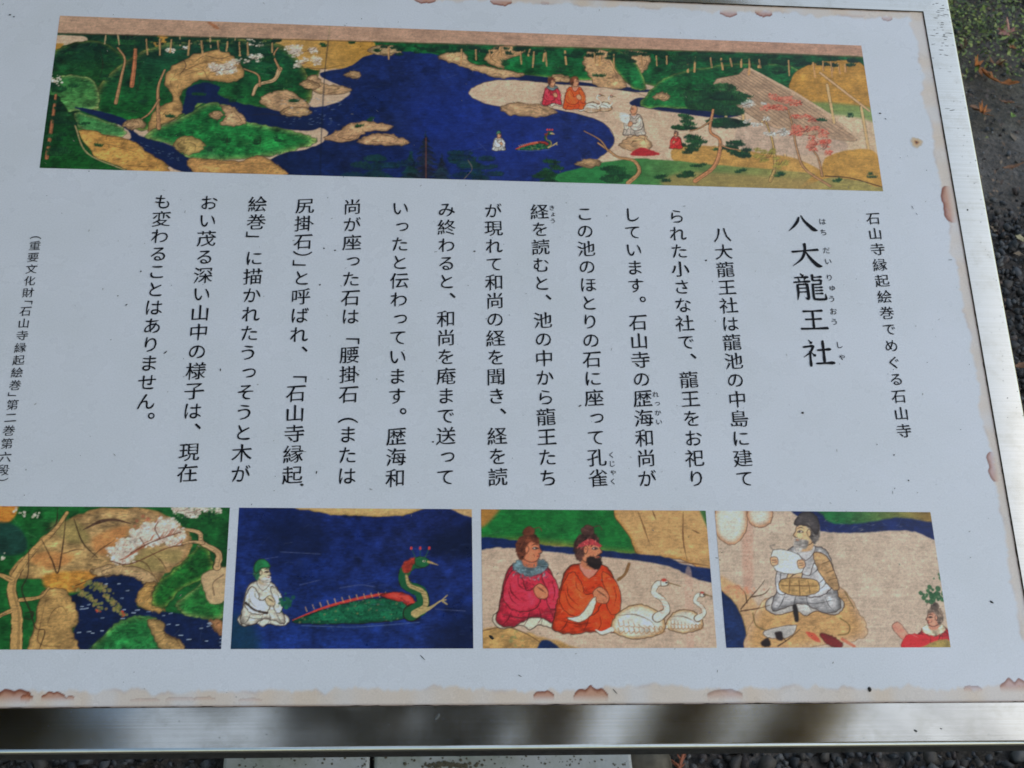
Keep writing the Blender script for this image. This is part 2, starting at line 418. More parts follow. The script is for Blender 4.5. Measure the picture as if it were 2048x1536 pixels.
        s.fill(Q([(.14, .62), (.26, .54), (.32, .38), (.3, .22), (.22, .2), (.17, .32), (.19, .4), (.14, .5)]), lt, 1, 0.4, tex=0.12, line=(ink, lw, 0.7))
        for L in ([(-.22, .5), (-.2, .38), (-.1, .28)], [(-.24, .42), (-.2, .3), (-.12, .23)], [(-.13, .56), (-.12, .46), (-.05, .4)], [(.24, .5), (.27, .38), (.25, .28)], [(-.3, .14), (-.1, .1), (.06, .12)], [(-.2, .17), (-.24, .08), (-.3, .02)], [(.1, .2), (.12, .1), (.08, .03)], [(.22, .19), (.26, .1), (.3, .04)], [(0, .18), (-.02, .1), (-.06, .02)]):
            s.stroke(Q(L), 1.2 if big else .8, tuple(.4 * v for v in robe), .75, (.4, 1.8 if big else 1, .4))
        s.fill(Q([(-.1, .7), (0, .55), (.12, .7)]), tuple(.5 * v + 95 for v in robe) if not trim else trim, 1, .2, tex=.05, line=(ink, .9, .7), smooth=False)
        if trim: s.fill(Q([(-.19, .66), (-.12, .73), (0, .66), (.13, .73), (.2, .66), (.12, .58), (0, .55), (-.11, .58)]), trim, 1, .9, tex=.22, line=(ink, .8, .5))
        s.fill(Q([(.04, .42), (.1, .47), (.15, .45), (.2, .38), (.18, .31), (.1, .31), (.06, .35)]), skin, 1, 0, tex=.04, line=(ink, lw * .8, .7))
        if big:
            for a in (0, .025, .05): s.stroke(Q([(.08 + a, .44 - a * .6), (.12 + a, .4 - a * .6)]), 1, ink, .7)
        # neck and head in three quarter profile
        s.fill(Q([(-.06, .66), (-.07, .76), (.06, .76), (.07, .65)]), tuple(.9 * v for v in skin), 1, 0, tex=0)
        s.fill(Q([(-.105, .84), (-.09, .93), (-.02, .98), (.07, .96), (.105, .89), (.108, .86), (.135, .815), (.108, .8), (.105, .765), (.07, .715), (.0, .705), (-.07, .745)]), skin, 1, 0, tex=0.05, rim=(tuple(.84 * v for v in skin), .02 * h), line=(ink, lw * .8, .75))
        if hair: s.fill(Q([(-.09, .72), (-.145, .8), (-.145, .92), (-.07, 1.0), (.05, 1.01), (.105, .94), (.09, .9), (.02, .925), (-.03, .88), (-.035, .8), (-.06, .76)]), hair, 1, 0.6, tex=.2)
        if hair and big: s.hatch(Q([(-.12, .76), (-.14, .92), (-.05, .99), (.06, .98), (.0, .93), (-.05, .84)]), 26, 7, 1, (tuple(.5 * v for v in hair), tuple(min(255, 1.5 * v) for v in hair)), .7, (-.9 * f, .4), False)
        if bun: s.fill(Q([(-.06, .99), (-.07, 1.05), (-.01, 1.09), (.05, 1.05), (.03, .99)]), hair or ink, 1, .5, tex=.15, line=(ink, .8, .6)); s.stroke(Q([(.03, 1.06), (.1, 1.08), (.13, 1.04)]), 1.6, hair or ink, .9)
        if hat: s.fill(Q([(-.14, .9), (-.12, 1.0), (-.04, 1.06), (.06, 1.04), (.125, .935), (.04, .92), (-.04, .9), (-.11, .82)]), hat, 1, 0.3, tex=.1, rim=(tuple(.7 * v for v in hat), .02 * h), line=(ink, lw * .8, .7))
        if h > 34:
            s.stroke(Q([(.02, .885), (.055, .9), (.09, .885)]), 1.3, ink, .9, (.5, 1.6, .5)); 
            s.stroke(Q([(.03, .85), (.06, .86), (.09, .85)]), 1.5 if big else 1, ink, .95); s.stroke(Q([(.08, .765), (.105, .77)]), 1.5, (130, 46, 40), .85)
        if big:
            s.fill(Q([(.03, .852), (.06, .868), (.09, .852), (.06, .842)]), (214, 206, 190), 1, 0, tex=0, line=(ink, .9, .9)); s.stroke(Q([(.062, .856), (.07, .854)]), 2.6, (20, 16, 14), .95)
            s.fill(Q([(-.05, .86), (-.03, .88), (-.01, .85), (-.03, .8), (-.05, .82)]), skin, 1, 0, tex=0, line=(ink, .9, .7)); s.stroke(Q([(.09, .8), (.1, .79), (.125, .8)]), 1, ink, .8); s.stroke(Q([(.04, .79), (.055, .76)]), .9, ink, .5)
        if beard: s.fill(Q([(-.02, .76), (.04, .775), (.08, .755), (.115, .76), (.13, .70), (.09, .64), (.03, .66), (-.02, .7)]), beard, 1, .8, tex=.2); s.stroke(Q([(.07, .775), (.1, .785), (.125, .765)]), 2, beard, .9)
    def crane(s, x, y, h, flip=1, ink=(80, 58, 40)):
        """a white crane settled on the ground, neck curved"""
        f = flip; Q = lambda L: [(x + f * a * h, y - b * h) for a, b in L]; W = (208, 206, 192)
        s.fill(Q([(-.62, .12), (-.5, .42), (-.2, .58), (.12, .52), (.34, .32), (.36, .1), (.1, -.02), (-.3, -.04)]), W, 1, .6, rim=((184, 146, 98), .07 * h), tex=.06, line=(ink, 1.5, .8))
        for t in range(9):                                   # scalloped feathers along the wing
            a = -.5 + t * .095; s.stroke(Q([(a, .3 - .02 * t), (a + .03, .18), (a + .11, .2 - .015 * t)]), 1.3, (150, 112, 78), .75); s.stroke(Q([(a, .16), (a + .04, .05), (a + .11, .09)]), 1.4, (166, 122, 82), .8)
        s.stroke(Q([(-.5, .38), (-.2, .4), (.1, .28), (.2, .12)]), 1.5, ink, .7, (.5, 1.8, .5)); s.stroke(Q([(-.62, .12), (-.8, .06), (-.92, .12)]), 6, W, 1, (.08 * h, .06 * h, 1)); s.stroke(Q([(-.62, .08), (-.8, .02), (-.92, .1)]), 1.3, ink, .7)
        N = [(.22, .34), (.40, .48), (.32, .68), (.16, .80), (.22, .96), (.36, .98)]
        s.stroke(Q(N), 8, ink, .8, (.17 * h, .12 * h, .1 * h, .095 * h, .1 * h, .1 * h)); s.stroke(Q(N), 8, W, 1, (.15 * h, .1 * h, .082 * h, .078 * h, .085 * h, .085 * h))
        for t in range(6): a = t / 6; s.stroke(Q([(.33 + .06 * math.sin(3 * a), .42 + .36 * a), (.29, .44 + .36 * a)]), 1, (190, 130, 100), .7)
        s.fill(Q([(.3, 1.03), (.38, 1.04), (.44, .99), (.4, .93), (.3, .93)]), W, 1, .3, line=(ink, 1.2, .8)); s.fill(Q([(.31, 1.05), (.39, 1.05), (.4, 1.01), (.32, 1.01)]), (176, 60, 48), 1, .2)
        s.stroke(Q([(.43, .985), (.66, .92)]), 3, (120, 96, 62), .95, (3, 1)); s.stroke(Q([(.39, .985), (.4, .985)]), 2.2, (20, 16, 14), 1)
    def peacock(s, x, y, h, ink=(30, 26, 18)):
        """a green peacock afloat with trailing speckled train"""
        Q = lambda L: [(x + a * h, y - b * h) for a, b in L]; G_ = (22, 92, 62)
        T = Q([(-1.75, -.04), (-1.4, .12), (-.9, .28), (-.3, .38), (.2, .36), (.42, .2), (.3, .04), (-.2, -.04), (-1.0, -.07)])
        s.fill(T, G_, 1, .7, rim=((14, 60, 44), .05 * h), tex=.14, line=(ink, 1.3, .8)); s.hatch(T, 260, 4, 1.8, ((10, 48, 36), (44, 126, 84), (12, 56, 40)), .7, (.3, .9))
        for i in range(26):
            u, v = s.inside(curve(s.cv(T), 3), 1)[0]; s.stroke_cv(np.array([[u, v], [u + 1.5, v]]), 2.4, (150, 140, 74), .7); s.stroke_cv(np.array([[u, v], [u + .8, v]]), 1.1, (20, 40, 80), .8)
        s.stroke(Q([(-1.75, 0), (-1.2, .22), (-.6, .38), (-.1, .46), (.2, .42)]), 4.4, (188, 62, 50), .95, (1.5, 4, 5, 4)); 
        for i in range(12): a = -1.5 + .13 * i; b = .1 + .30 * (1 - ((a - .1) / 1.7) ** 2) + .0; s.stroke(Q([(a, b + .02), (a - .03, b + .1)]), 1.6, (190, 150, 100), .8)
        s.fill(Q([(-.2, .44), (.1, .5), (.36, .42), (.5, .2), (.42, .06), (.3, .12), (.3, .26), (.1, .34)]), (206, 70, 58), 1, .6, rim=((150, 40, 34), .04 * h), tex=.12, line=(ink, 1, .7))
        for t in range(5): s.stroke(Q([(.12 + t * .06, .42 - t * .03), (.22 + t * .05, .36 - t * .05), (.26 + t * .035, .26 - t * .04)]), 1.1, (120, 30, 26), .7)
        N = [(.36, .12), (.56, .26), (.52, .5), (.28, .62), (.22, .8), (.36, .98), (.56, 1.02)]
        s.stroke(Q(N), 8, ink, .85, (.27 * h, .21 * h, .19 * h, .17 * h, .16 * h, .17 * h, .17 * h)); s.stroke(Q(N), 8, (26, 84, 50), 1, (.25 * h, .19 * h, .17 * h, .15 * h, .14 * h, .15 * h, .15 * h))
        s.stroke([(px + .05 * h, py) for px, py in Q(N[:5])], 5, (178, 156, 104), .95, (.1 * h, .08 * h, .07 * h, .06 * h, .03 * h))
        for t in range(14): a = t / 13; k = np.array(Q(N[:5])); i = min(3, int(a * 4)); p = k[i] + (k[i + 1] - k[i]) * (a * 4 - i); s.stroke([(p[0] + .02 * h, p[1] - 1), (p[0] + .1 * h, p[1] + 1)], 1, (92, 70, 40), .75)
        s.fill(Q([(.24, .84), (.2, .98), (.36, 1.1), (.5, 1.08), (.4, .98), (.34, .86)]), (150, 52, 40), 1, .8, tex=.15)
        s.fill(Q([(.44, 1.1), (.56, 1.13), (.68, 1.06), (.66, .97), (.54, .94), (.44, .98)]), (30, 92, 56), 1, .3, line=(ink, 1, .8)); s.stroke(Q([(.66, 1.04), (.84, .98)]), 4, (176, 150, 96), .95, (4.4, 1)); s.stroke(Q([(.58, 1.05), (.6, 1.05)]), 3, (214, 206, 180), 1); s.stroke(Q([(.59, 1.05), (.6, 1.05)]), 1.5, (16, 14, 14), 1)
        for a in (.44, .52, .6): s.stroke(Q([(a, 1.1), (a - .02 + (a - .5), 1.28)]), 1.2, (40, 90, 60), .9); s.stroke(Q([(a - .02 + (a - .5), 1.27), (a - .02 + (a - .5), 1.29)]), 4, (196, 60, 54), .95)
        s.stroke(Q([(.44, .1), (.7, .22), (.88, .34), (.98, .36)]), 4, (168, 150, 100), .95, (.09 * h, .06 * h, 3, 2)); s.stroke(Q([(.9, .35), (1.0, .28)]), 2.2, (168, 150, 100), .95); s.stroke(Q([(.9, .35), (1.0, .44)]), 2, (168, 150, 100), .9)
        s.stroke(Q([(-1.6, -.1), (-.6, -.12), (.5, -.04)]), 1.4, (90, 110, 150), .6)
    def build(s, name, parent, z):
        a = s.img
        a = (a[0::2, 0::2] + a[1::2, 0::2] + a[0::2, 1::2] + a[1::2, 1::2]) / 4
        a = a[:s.ny, :s.nx]
        a = a * (1 + 0.03 * rng.standard_normal(a.shape[:2])[..., None])
        X, Y = np.meshgrid(np.linspace(s.x0, s.x1, s.nx), np.linspace(s.y1, s.y0, s.ny))
        v = np.stack([X.ravel(), Y.ravel(), np.full(X.size, z)], 1)
        return mesh_obj(name, v, grid_faces(s.nx, s.ny)[:, ::-1], M_PICT, parent, col=albedo(np.clip(a.reshape(-1, 3), 0, 255)))

TAN = (188, 164, 138); BLUE = (23, 40, 98); NAVY = (16, 30, 66); GRN = (20, 92, 42); OCH = (164, 124, 56); SAND = (186, 152, 112)
WOOD = (170, 130, 88); INK = (44, 30, 22); BLOSSOM = ((206, 196, 180), (190, 176, 160), (222, 214, 202))
LEAF = ((22, 74, 34), (34, 92, 40), (16, 50, 32))

def paint_long(x0, x1, y0, y1):
    c = Paint(x0, x1, y0, y1, TAN)
    # far bank: green slopes along the top
    c.hill([(90, 60), (300, 70), (620, 80), (640, 130), (610, 210), (560, 230), (300, 240), (90, 250)], (24, 82, 34), (20, 52, 34), rw=4)
    c.fill([(100, 72), (170, 74), (165, 88), (98, 90)], TAN, 1, 0.5)
    c.fill([(98, 92), (128, 88), (112, 106), (96, 110)], OCH, 1.4, 0.5)
    c.fill([(290, 70), (335, 72), (322, 100), (300, 122), (272, 132), (262, 128), (296, 100)], OCH, 2, 1)
    c.hill([(560, 74), (1250, 96), (1720, 112), (1735, 160), (1400, 180), (1250, 165), (1020, 150), (760, 112), (600, 120)], (20, 96, 44), (16, 66, 38), rw=6)
    c.fill([(555, 70), (735, 78), (742, 118), (716, 134), (660, 140), (600, 134), (560, 110)], (182, 146, 84), 2, 1.2, grad=((560, 120), (740, 90), OCH))
    # the lake
    lake = [(545, 385), (525, 340), (560, 310), (632, 292), (655, 262), (590, 246), (470, 224), (380, 190), (420, 172), (560, 200), (640, 214), (700, 186), (640, 150), (700, 134), (735, 112), (800, 104), (880, 112), (930, 134), (1000, 152), (1100, 158), (1060, 184), (1040, 205), (1130, 218), (1190, 232), (1222, 262), (1230, 292), (1190, 330), (1050, 372), (900, 385)]
    c.fill(lake, BLUE, 1.2, 0.7, grad=((950, 200), (560, 300), NAVY), tex=0.11)
    c.fill([(820, 190), (1000, 180), (1120, 300), (1000, 340), (850, 300)], (24, 44, 118), 40, 0, alpha=.55, tex=0.1)
    c.fill([(1040, 150), (1160, 164), (1300, 180), (1310, 186), (1150, 178), (1060, 168)], NAVY, 1, 0.4)
    # left: a wooded shore with a creek
    c.hill([(86, 150), (120, 96), (200, 84), (262, 130), (250, 180), (180, 176), (95, 170)], (26, 78, 30), (16, 44, 34), (110, 104, 44), 6)
    c.hill([(190, 226), (196, 180), (240, 130), (330, 88), (450, 80), (560, 90), (610, 140), (622, 200), (560, 222), (480, 216), (430, 200), (350, 240), (290, 262), (240, 246)], (24, 92, 34), (20, 54, 40), (170, 138, 78), 11)
    c.rock([(330, 160), (360, 125), (430, 100), (470, 118), (490, 150), (455, 166), (400, 160), (362, 190), (366, 225), (320, 252), (296, 262), (310, 220), (345, 200)], (178, 140, 88), 9)
    c.rock([(520, 205), (540, 186), (580, 182), (620, 212), (600, 222), (560, 226)], (182, 148, 110), 4)
    c.fill([(370, 200), (378, 176), (410, 166), (440, 174), (438, 190), (480, 206), (560, 222), (640, 238), (620, 262), (500, 246), (450, 224), (400, 206), (385, 226), (366, 226)], NAVY, 1, 0.6)
    c.hill([(92, 170), (140, 150), (190, 165), (196, 215), (150, 222), (100, 230)], (70, 118, 62), (40, 96, 48), (150, 140, 90), 6)
    c.fill([(150, 215), (210, 225), (262, 244), (274, 268), (330, 286), (376, 310), (402, 345), (360, 342), (320, 322), (270, 296), (236, 286), (262, 276), (250, 256), (200, 236)], NAVY, 1, .5)
    c.hill([(150, 226), (200, 238), (250, 258), (240, 274), (170, 262)], (66, 124, 70), (46, 100, 52), (140, 130, 80), 5)
    c.rock([(156, 262), (250, 278), (290, 300), (334, 330), (330, 345), (240, 340), (180, 306)], (186, 140, 74), 6)
    c.hill([(290, 272), (360, 236), (420, 206), (462, 214), (480, 240), (540, 252), (610, 268), (634, 284), (590, 300), (540, 312), (450, 320), (380, 316), (340, 288)], (34, 116, 54), (24, 96, 44), (160, 140, 84), 10)
    c.rock([(440, 212), (470, 216), (492, 244), (470, 252), (440, 248), (452, 232)], SAND, 3)
    c.rock([(346, 290), (372, 272), (410, 286), (400, 304), (370, 308)], (176, 150, 90), 3)
    c.rock([(380, 318), (470, 322), (520, 312), (560, 334), (570, 352), (470, 350), (392, 346)], (184, 140, 84), 6)
    c.hill([(76, 340), (80, 290), (92, 200), (120, 196), (150, 250), (190, 312), (250, 342)], (20, 74, 28), (14, 42, 26), (30, 70, 30), 3)
    c.stroke([(150, 250), (175, 306), (250, 340)], 2.5, (178, 150, 110), .8)
    # trees of the left shore
    c.trunk([(94, 316), (104, 250), (112, 190)], 7, 4, (160, 104, 70))
    for x, y, r in ((112, 176, 26), (100, 210, 22), (120, 240, 26), (104, 276, 24), (118, 300, 26)): c.pine(x, y, r, 44)
    c.dabs((112, 160), 18, 12, 40, 4, BLOSSOM, .8)
    c.trunk([(264, 172), (270, 120), (272, 70)], 8, 5, (176, 112, 74))
    c.pine(262, 82, 46, 70); c.pine(296, 76, 30, 40)
    c.trunk([(232, 206), (244, 150), (250, 118), (236, 96)], 6, 2.5)
    c.trunk([(318, 256), (316, 200), (318, 170), (330, 140)], 7, 3)
    c.trunk([(318, 200), (300, 226), (280, 240)], 4, 2)
    c.trunk([(560, 138), (548, 160), (516, 170), (506, 190)], 8, 5, (190, 160, 118))
    c.trunk([(560, 140), (548, 112), (556, 96)], 4, 2); c.trunk([(520, 172), (516, 150), (488, 138)], 4, 2)
    for x, y, rx, ry, n in ((446, 136, 40, 14, 120), (494, 118, 36, 9, 80), (604, 100, 38, 12, 90), (620, 122, 34, 10, 70), (520, 84, 24, 8, 40), (354, 98, 24, 6, 30)): c.bloom(x, y, rx, ry, None, -.15)
    for x, y in ((454, 284), (520, 286)): c.pine(x, y, 14, 18, ((20, 60, 30),)); c.stroke([(x, y + 6), (x + 1, y - 10)], 1.4, INK, .7)
    for x in (212, 236, 360, 384, 402, 420, 455, 472): c.stroke([(x, 70), (x + rng.uniform(-3, 3), 84 + rng.uniform(0, 12))], 2.6, (178, 150, 112), .9)
    # islands and far rocks
    c.fill([(650, 276), (690, 262), (730, 258), (770, 264), (800, 276), (820, 288), (760, 292), (700, 290)], NAVY, 3, 0, alpha=.5)
    c.rock([(648, 278), (672, 264), (706, 246), (742, 244), (786, 252), (770, 262), (736, 264), (712, 278), (690, 284)], (186, 148, 110), 5)
    c.rock([(716, 284), (744, 268), (786, 270), (820, 286), (770, 292)], (188, 150, 112), 4)
    c.rock([(736, 102), (760, 90), (792, 94), (804, 106), (770, 112)], (178, 152, 112), 3)
    c.rock([(876, 116), (900, 104), (930, 108), (944, 126), (1000, 138), (1050, 150), (1000, 156), (950, 142), (910, 128)], (186, 152, 112), 6)
    c.rock([(632, 150), (650, 168), (690, 172), (704, 182), (660, 190), (630, 184), (614, 160)], (184, 150, 112), 4)
    c.rock([(970, 120), (990, 96), (1030, 90), (1050, 104), (1010, 122), (1006, 138)], (176, 140, 98), 4)
    c.rock([(1166, 124), (1180, 100), (1220, 106), (1244, 150), (1250, 176), (1200, 176), (1176, 150)], (188, 150, 108), 5)
    c.rock([(1244, 104), (1292, 106), (1300, 126), (1284, 146), (1262, 130)], (186, 148, 108), 3)
    c.hill([(1216, 104), (1250, 108), (1280, 140), (1292, 178), (1268, 178), (1240, 150)], (22, 96, 46), (18, 78, 42), (170, 140, 70), 5)
    # sand bar
    c.fill([(938, 188), (966, 166), (1020, 160), (1110, 168), (1210, 176), (1290, 192), (1310, 220), (1360, 222), (1480, 236), (1500, 300), (1420, 330), (1200, 338), (1160, 340), (1196, 318), (1228, 286), (1214, 252), (1170, 232), (1100, 218), (990, 212)], (194, 168, 142), 1, .5, tex=.04, line=(INK, 1, .6))
    c.rock([(1002, 216), (1030, 206), (1080, 210), (1116, 224), (1080, 234), (1024, 230)], (182, 148, 112), 4)
    # right bank
    c.fill([(1262, 210), (1278, 196), (1310, 200), (1380, 212), (1480, 226), (1440, 236), (1340, 224)], NAVY, 1, .4)
    c.hill([(1282, 212), (1310, 172), (1350, 148), (1440, 130), (1560, 128), (1600, 150), (1560, 200), (1460, 222), (1340, 216)], (22, 100, 46), (16, 74, 40), (150, 140, 70), 6)
    c.fill([(1578, 172), (1600, 138), (1660, 122), (1726, 130), (1745, 200), (1740, 220), (1640, 222), (1590, 206)], (170, 128, 58), 1.2, .6, rim=((156, 114, 48), 8), tex=.07, line=(INK, .9, .5))
    c.fill([(1600, 206), (1740, 216), (1746, 250), (1640, 244)], (110, 136, 78), 6, 0, alpha=.9)
    c.fill([(1590, 232), (1746, 244), (1756, 310), (1600, 300)], (196, 172, 142), 6, 0)
    # a plain shingled roof on posts
    c.fill([(1426, 168), (1476, 150), (1500, 138), (1590, 186), (1660, 230), (1714, 276), (1690, 282), (1610, 270), (1520, 244)], (164, 138, 112), 1, .3, smooth=False, tex=.06, line=(INK, 1, .6))
    for i in range(13):
        t = i / 12; a = (1430 + 70 * t, 168 - 30 * t); b = (1540 + 172 * t, 250 + 26 * t)
        c.stroke([a, b], 1.6, (104, 82, 62), .55, smooth=False)
    c.stroke([(1500, 138), (1590, 186), (1660, 230), (1714, 276)], 5, (188, 162, 134), 1, smooth=False)
    for a, b in (((1450, 222), (1454, 250)), ((1486, 230), (1490, 290)), ((1524, 244), (1528, 312)), ((1566, 262), (1570, 318)), ((1654, 170), (1668, 246)), ((1722, 214), (1738, 306))):
        c.stroke([a, b], 7, INK, .5, smooth=False); c.stroke([a, b], 5.4, (196, 164, 116), 1, smooth=False)
    c.stroke([(1640, 146), (1738, 222)], 6, INK, .4, smooth=False); c.stroke([(1640, 146), (1738, 222)], 4.6, (190, 158, 118), 1, smooth=False)
    c.fill([(1490, 246), (1600, 270), (1690, 284), (1680, 306), (1600, 310), (1480, 296)], (176, 154, 134), 3, 0, tex=.05)
    # foreground meadow
    c.fill([(1345, 318), (1352, 294), (1420, 292), (1520, 306), (1600, 320), (1640, 350), (1500, 352), (1380, 336)], (172, 134, 72), 2, .5, tex=.06)
    c.fill([(1060, 372), (1130, 344), (1240, 320), (1330, 320), (1450, 332), (1600, 344), (1770, 366), (1780, 400), (1400, 400), (1050, 390)], (40, 112, 58), 2, .5, grad=((1200, 350), (1600, 370), (142, 132, 76)), tex=.07)
    c.fill([(1600, 376), (1640, 340), (1652, 316), (1700, 300), (1752, 306), (1764, 372), (1720, 362), (1660, 356)], (172, 132, 64), 1.4, .5, tex=.06)
    c.stroke([(1650, 352), (1700, 356), (1764, 374)], 2.2, INK, .8)
    c.fill([(1360, 346), (1500, 350), (1640, 366), (1600, 386), (1340, 376)], (150, 128, 78), 8, 0, alpha=.8)
    # trees of the right bank
    for x in (1000, 1060, 1090, 1130, 1200, 1376, 1390, 1442, 1482, 1500, 1518, 1626, 1664, 1676, 1690):
        y = 62 + (x - 600) * 0.047 + 16; c.stroke([(x, y), (x + rng.uniform(-4, 4), y + rng.uniform(12, 34))], 4.2, (184, 142, 92), .95); c.stroke([(x + 2, y), (x + 3, y + 14)], 1, INK, .5)
    for x, y, r in ((1040, 96, 24), (1258, 116, 24), (1345, 116, 26), (1362, 132, 28), (1410, 116, 20), (1550, 112, 18), (1568, 146, 22), (1420, 192, 54), (1440, 212, 60), (1384, 246, 26), (1372, 256, 22), (1434, 250, 26), (1388, 282, 26), (1374, 296, 24), (1470, 292, 26), (1490, 306, 26), (1446, 300, 18)): c.pine(x, y, r, 62)
    c.trunk([(1390, 362), (1430, 330), (1440, 282), (1420, 262), (1426, 220)], 8, 4, (186, 130, 88))
    c.trunk([(1424, 240), (1400, 256), (1380, 262)], 3, 1.6); c.trunk([(1438, 288), (1456, 296), (1478, 300)], 3, 1.6)
    c.trunk([(1256, 366), (1278, 344), (1268, 322), (1236, 314), (1216, 300), (1196, 286)], 8, 3, (178, 136, 92))
    c.trunk([(1216, 302), (1200, 280), (1168, 262)], 2.6, 1.2)
    for x, y, r in ((1100, 336, 26), (1094, 350, 30), (1230, 342, 24), (1226, 358, 30), (1316, 352, 18), (1370, 346, 22)): c.pine(x, y, r, 50)
    red = ((196, 92, 74), (206, 118, 96), (178, 72, 56))
    c.trunk([(1660, 372), (1610, 338), (1594, 300), (1584, 250), (1576, 220)], 5, 2.4); c.trunk([(1540, 362), (1550, 330), (1544, 280), (1530, 240)], 6, 2.4, (178, 150, 92))
    c.trunk([(1644, 352), (1636, 316), (1620, 290), (1630, 270)], 4, 2)
    for x, y, rx, ry, n in ((1580, 204, 44, 8, 70), (1560, 216, 36, 8, 60), (1606, 236, 30, 9, 50), (1620, 262, 36, 12, 60), (1640, 290, 26, 22, 80), (1600, 266, 24, 10, 30)): c.bloom(x, y, rx, ry, red, .15, (188, 118, 96))
    for x, y, rx, ry, n in ((1506, 206, 32, 8, 60), (1512, 244, 30, 8, 50), (1556, 262, 28, 12, 50)): c.bloom(x, y, rx, ry, ((190, 192, 184), (170, 180, 176), (206, 204, 196)), -.1, (172, 170, 160))
    c.bloom(1530, 310, 26, 16, ((150, 140, 66), (132, 126, 56), (120, 120, 60)), 0, (140, 132, 66)); c.bloom(1562, 324, 20, 15, ((140, 134, 62), (150, 140, 70)), 0, (140, 132, 66))
    # dark conifers at the near shore
    for X0, Y0, hh, ww, cc in ((852, 268, 92, 42, (26, 34, 40)), (822, 306, 56, 26, (18, 48, 50)), (884, 316, 48, 24, (24, 38, 48))):
        for i in range(9):
            t = i / 8; yy = Y0 + hh * t; a = 3 + ww * t * (.9 + .2 * (i % 2)); c.fill([(X0, yy - 9), (X0 + a * .5, yy - 1), (X0 + a, yy + 7), (X0 + a * .3, yy + 4), (X0 - a * .3, yy + 5), (X0 - a, yy + 7), (X0 - a * .5, yy - 1)], tuple(v * rng.uniform(.85, 1.25) for v in cc), 1, 1.1, tex=.25, alpha=.8)
    c.stroke([(852, 276), (852, 358)], 2.4, (96, 60, 52), .8)
    for x, y, r in ((816, 330, 24), (762, 338, 50), (930, 320, 36), (950, 336, 40), (970, 348, 30)): c.pine(x, y, r, 46, ((18, 46, 58), (20, 54, 52), (16, 36, 70)))
    c.stroke([(928, 358), (944, 338), (936, 320)], 1.8, (120, 100, 90), .7)
    # the wood along the top, bushes and boulders along the shores
    for x in list(range(300, 560, 22)) + list(range(770, 1720, 30)):
        y = 64 + (x - 100) * .0335; X1 = x + rng.uniform(-9, 9); c.pine(X1, y + rng.uniform(5, 13), rng.uniform(12, 22), 30, ((14, 48, 30), (18, 58, 32), (12, 38, 28)))
        if rng.random() < .6: c.stroke([(X1, y + 8), (X1 + rng.uniform(-3, 3), y + rng.uniform(22, 40))], 3.4, (178, 138, 92), .9); c.stroke([(X1 + 1.4, y + 8), (X1 + 2, y + 26)], 1, INK, .55)
    for x, y, r in ((210, 150, 18), (176, 120, 20), (140, 110, 16), (286, 206, 16), (340, 232, 14), (400, 190, 12), (470, 196, 16), (540, 120, 18), (576, 170, 16), (586, 200, 14), (420, 300, 12), (560, 280, 10), (170, 250, 12), (196, 292, 10), (640, 96, 14), (700, 84, 14), (1120, 140, 14), (1010, 126, 12), (1330, 190, 12), (1490, 190, 14), (1200, 152, 12), (752, 104, 9), (716, 252, 12), (740, 242, 10), (1640, 240, 12), (1700, 230, 10), (1400, 330, 12), (1480, 344, 12), (1560, 352, 14), (1680, 362, 12), (1740, 356, 10)):
        c.pine(x, y, r, 20, ((16, 54, 30), (30, 76, 36), (22, 62, 40)))
    for q in ([(246, 250), (262, 238), (284, 240), (290, 254), (262, 260)], [(560, 226), (580, 214), (610, 216), (622, 228), (590, 234)], [(600, 168), (620, 160), (640, 172), (620, 180)], [(420, 230), (436, 222), (448, 232), (434, 240)], [(1094, 160), (1110, 150), (1136, 154), (1140, 164)], [(1306, 196), (1322, 184), (1340, 192), (1330, 202)], [(690, 152), (704, 142), (722, 148), (716, 158)], [(1150, 330), (1172, 318), (1200, 322), (1190, 336)]): c.rock(q, (176, 144, 104), 3)
    for q in ([(470, 108), (440, 118), (410, 112), (390, 124)], [(600, 132), (640, 138), (690, 130)], [(356, 108), (372, 130), (360, 150)], [(270, 140), (280, 160), (272, 190)], [(200, 100), (206, 130), (198, 160)], [(580, 236), (540, 228), (500, 230)]): c.stroke(q, 1.4, INK, .55, (.5, 2, .5))
    # people and birds
    c.person(1104, 212, 56, (186, 48, 62), 1, (90, 50, 34), (90, 110, 110), (204, 192, 172))
    c.person(1150, 220, 66, (220, 78, 34), 1, (86, 50, 32))
    c.crane(1212, 222, 30); c.crane(1188, 224, 34)
    c.person(1268, 272, 62, (176, 166, 152), -1, None); c.fill([(1240, 226), (1258, 230), (1256, 246), (1242, 242)], (214, 210, 200), 1, 0)
    c.rock([(1240, 292), (1256, 276), (1290, 272), (1304, 292), (1280, 304)], (188, 152, 112), 3)
    c.fill([(1262, 310), (1280, 296), (1300, 300), (1320, 308), (1300, 312)], (160, 40, 44), 1, .6)
    c.person(1352, 298, 36, (206, 46, 44), -1, (120, 96, 84))
    c.person(998, 302, 38, (206, 206, 196), 1, None, hat=(60, 110, 90))
    c.peacock(1084, 298, 30)
    for _ in range(60):
        x = rng.uniform(560, 680); y = rng.uniform(196, 250); c.stroke([(x, y), (x + 4, y + rng.uniform(-1, 1))], 1.1, (140, 156, 176), .5)
    for _ in range(22):
        t = rng.uniform(0, 1); x = 262 + 120 * t + rng.uniform(-10, 10); y = 284 + 42 * t + rng.uniform(-6, 6); c.stroke([(x, y), (x + 4, y + 1)], 1.1, (130, 146, 160), .5)
    # the paper margin at the top and the joins of the sheets
    top = [(110, 20), (1740, 88)]
    c.fill([(60, 24), (600, 40), (1300, 64), (1800, 84), (1800, 116), (1723, 113), (1300, 99), (600, 79), (110, 66), (60, 64)], (172, 142, 118), .8, 0, smooth=False, tex=.045, grad=((120, 50), (1720, 100), (168, 134, 114)))
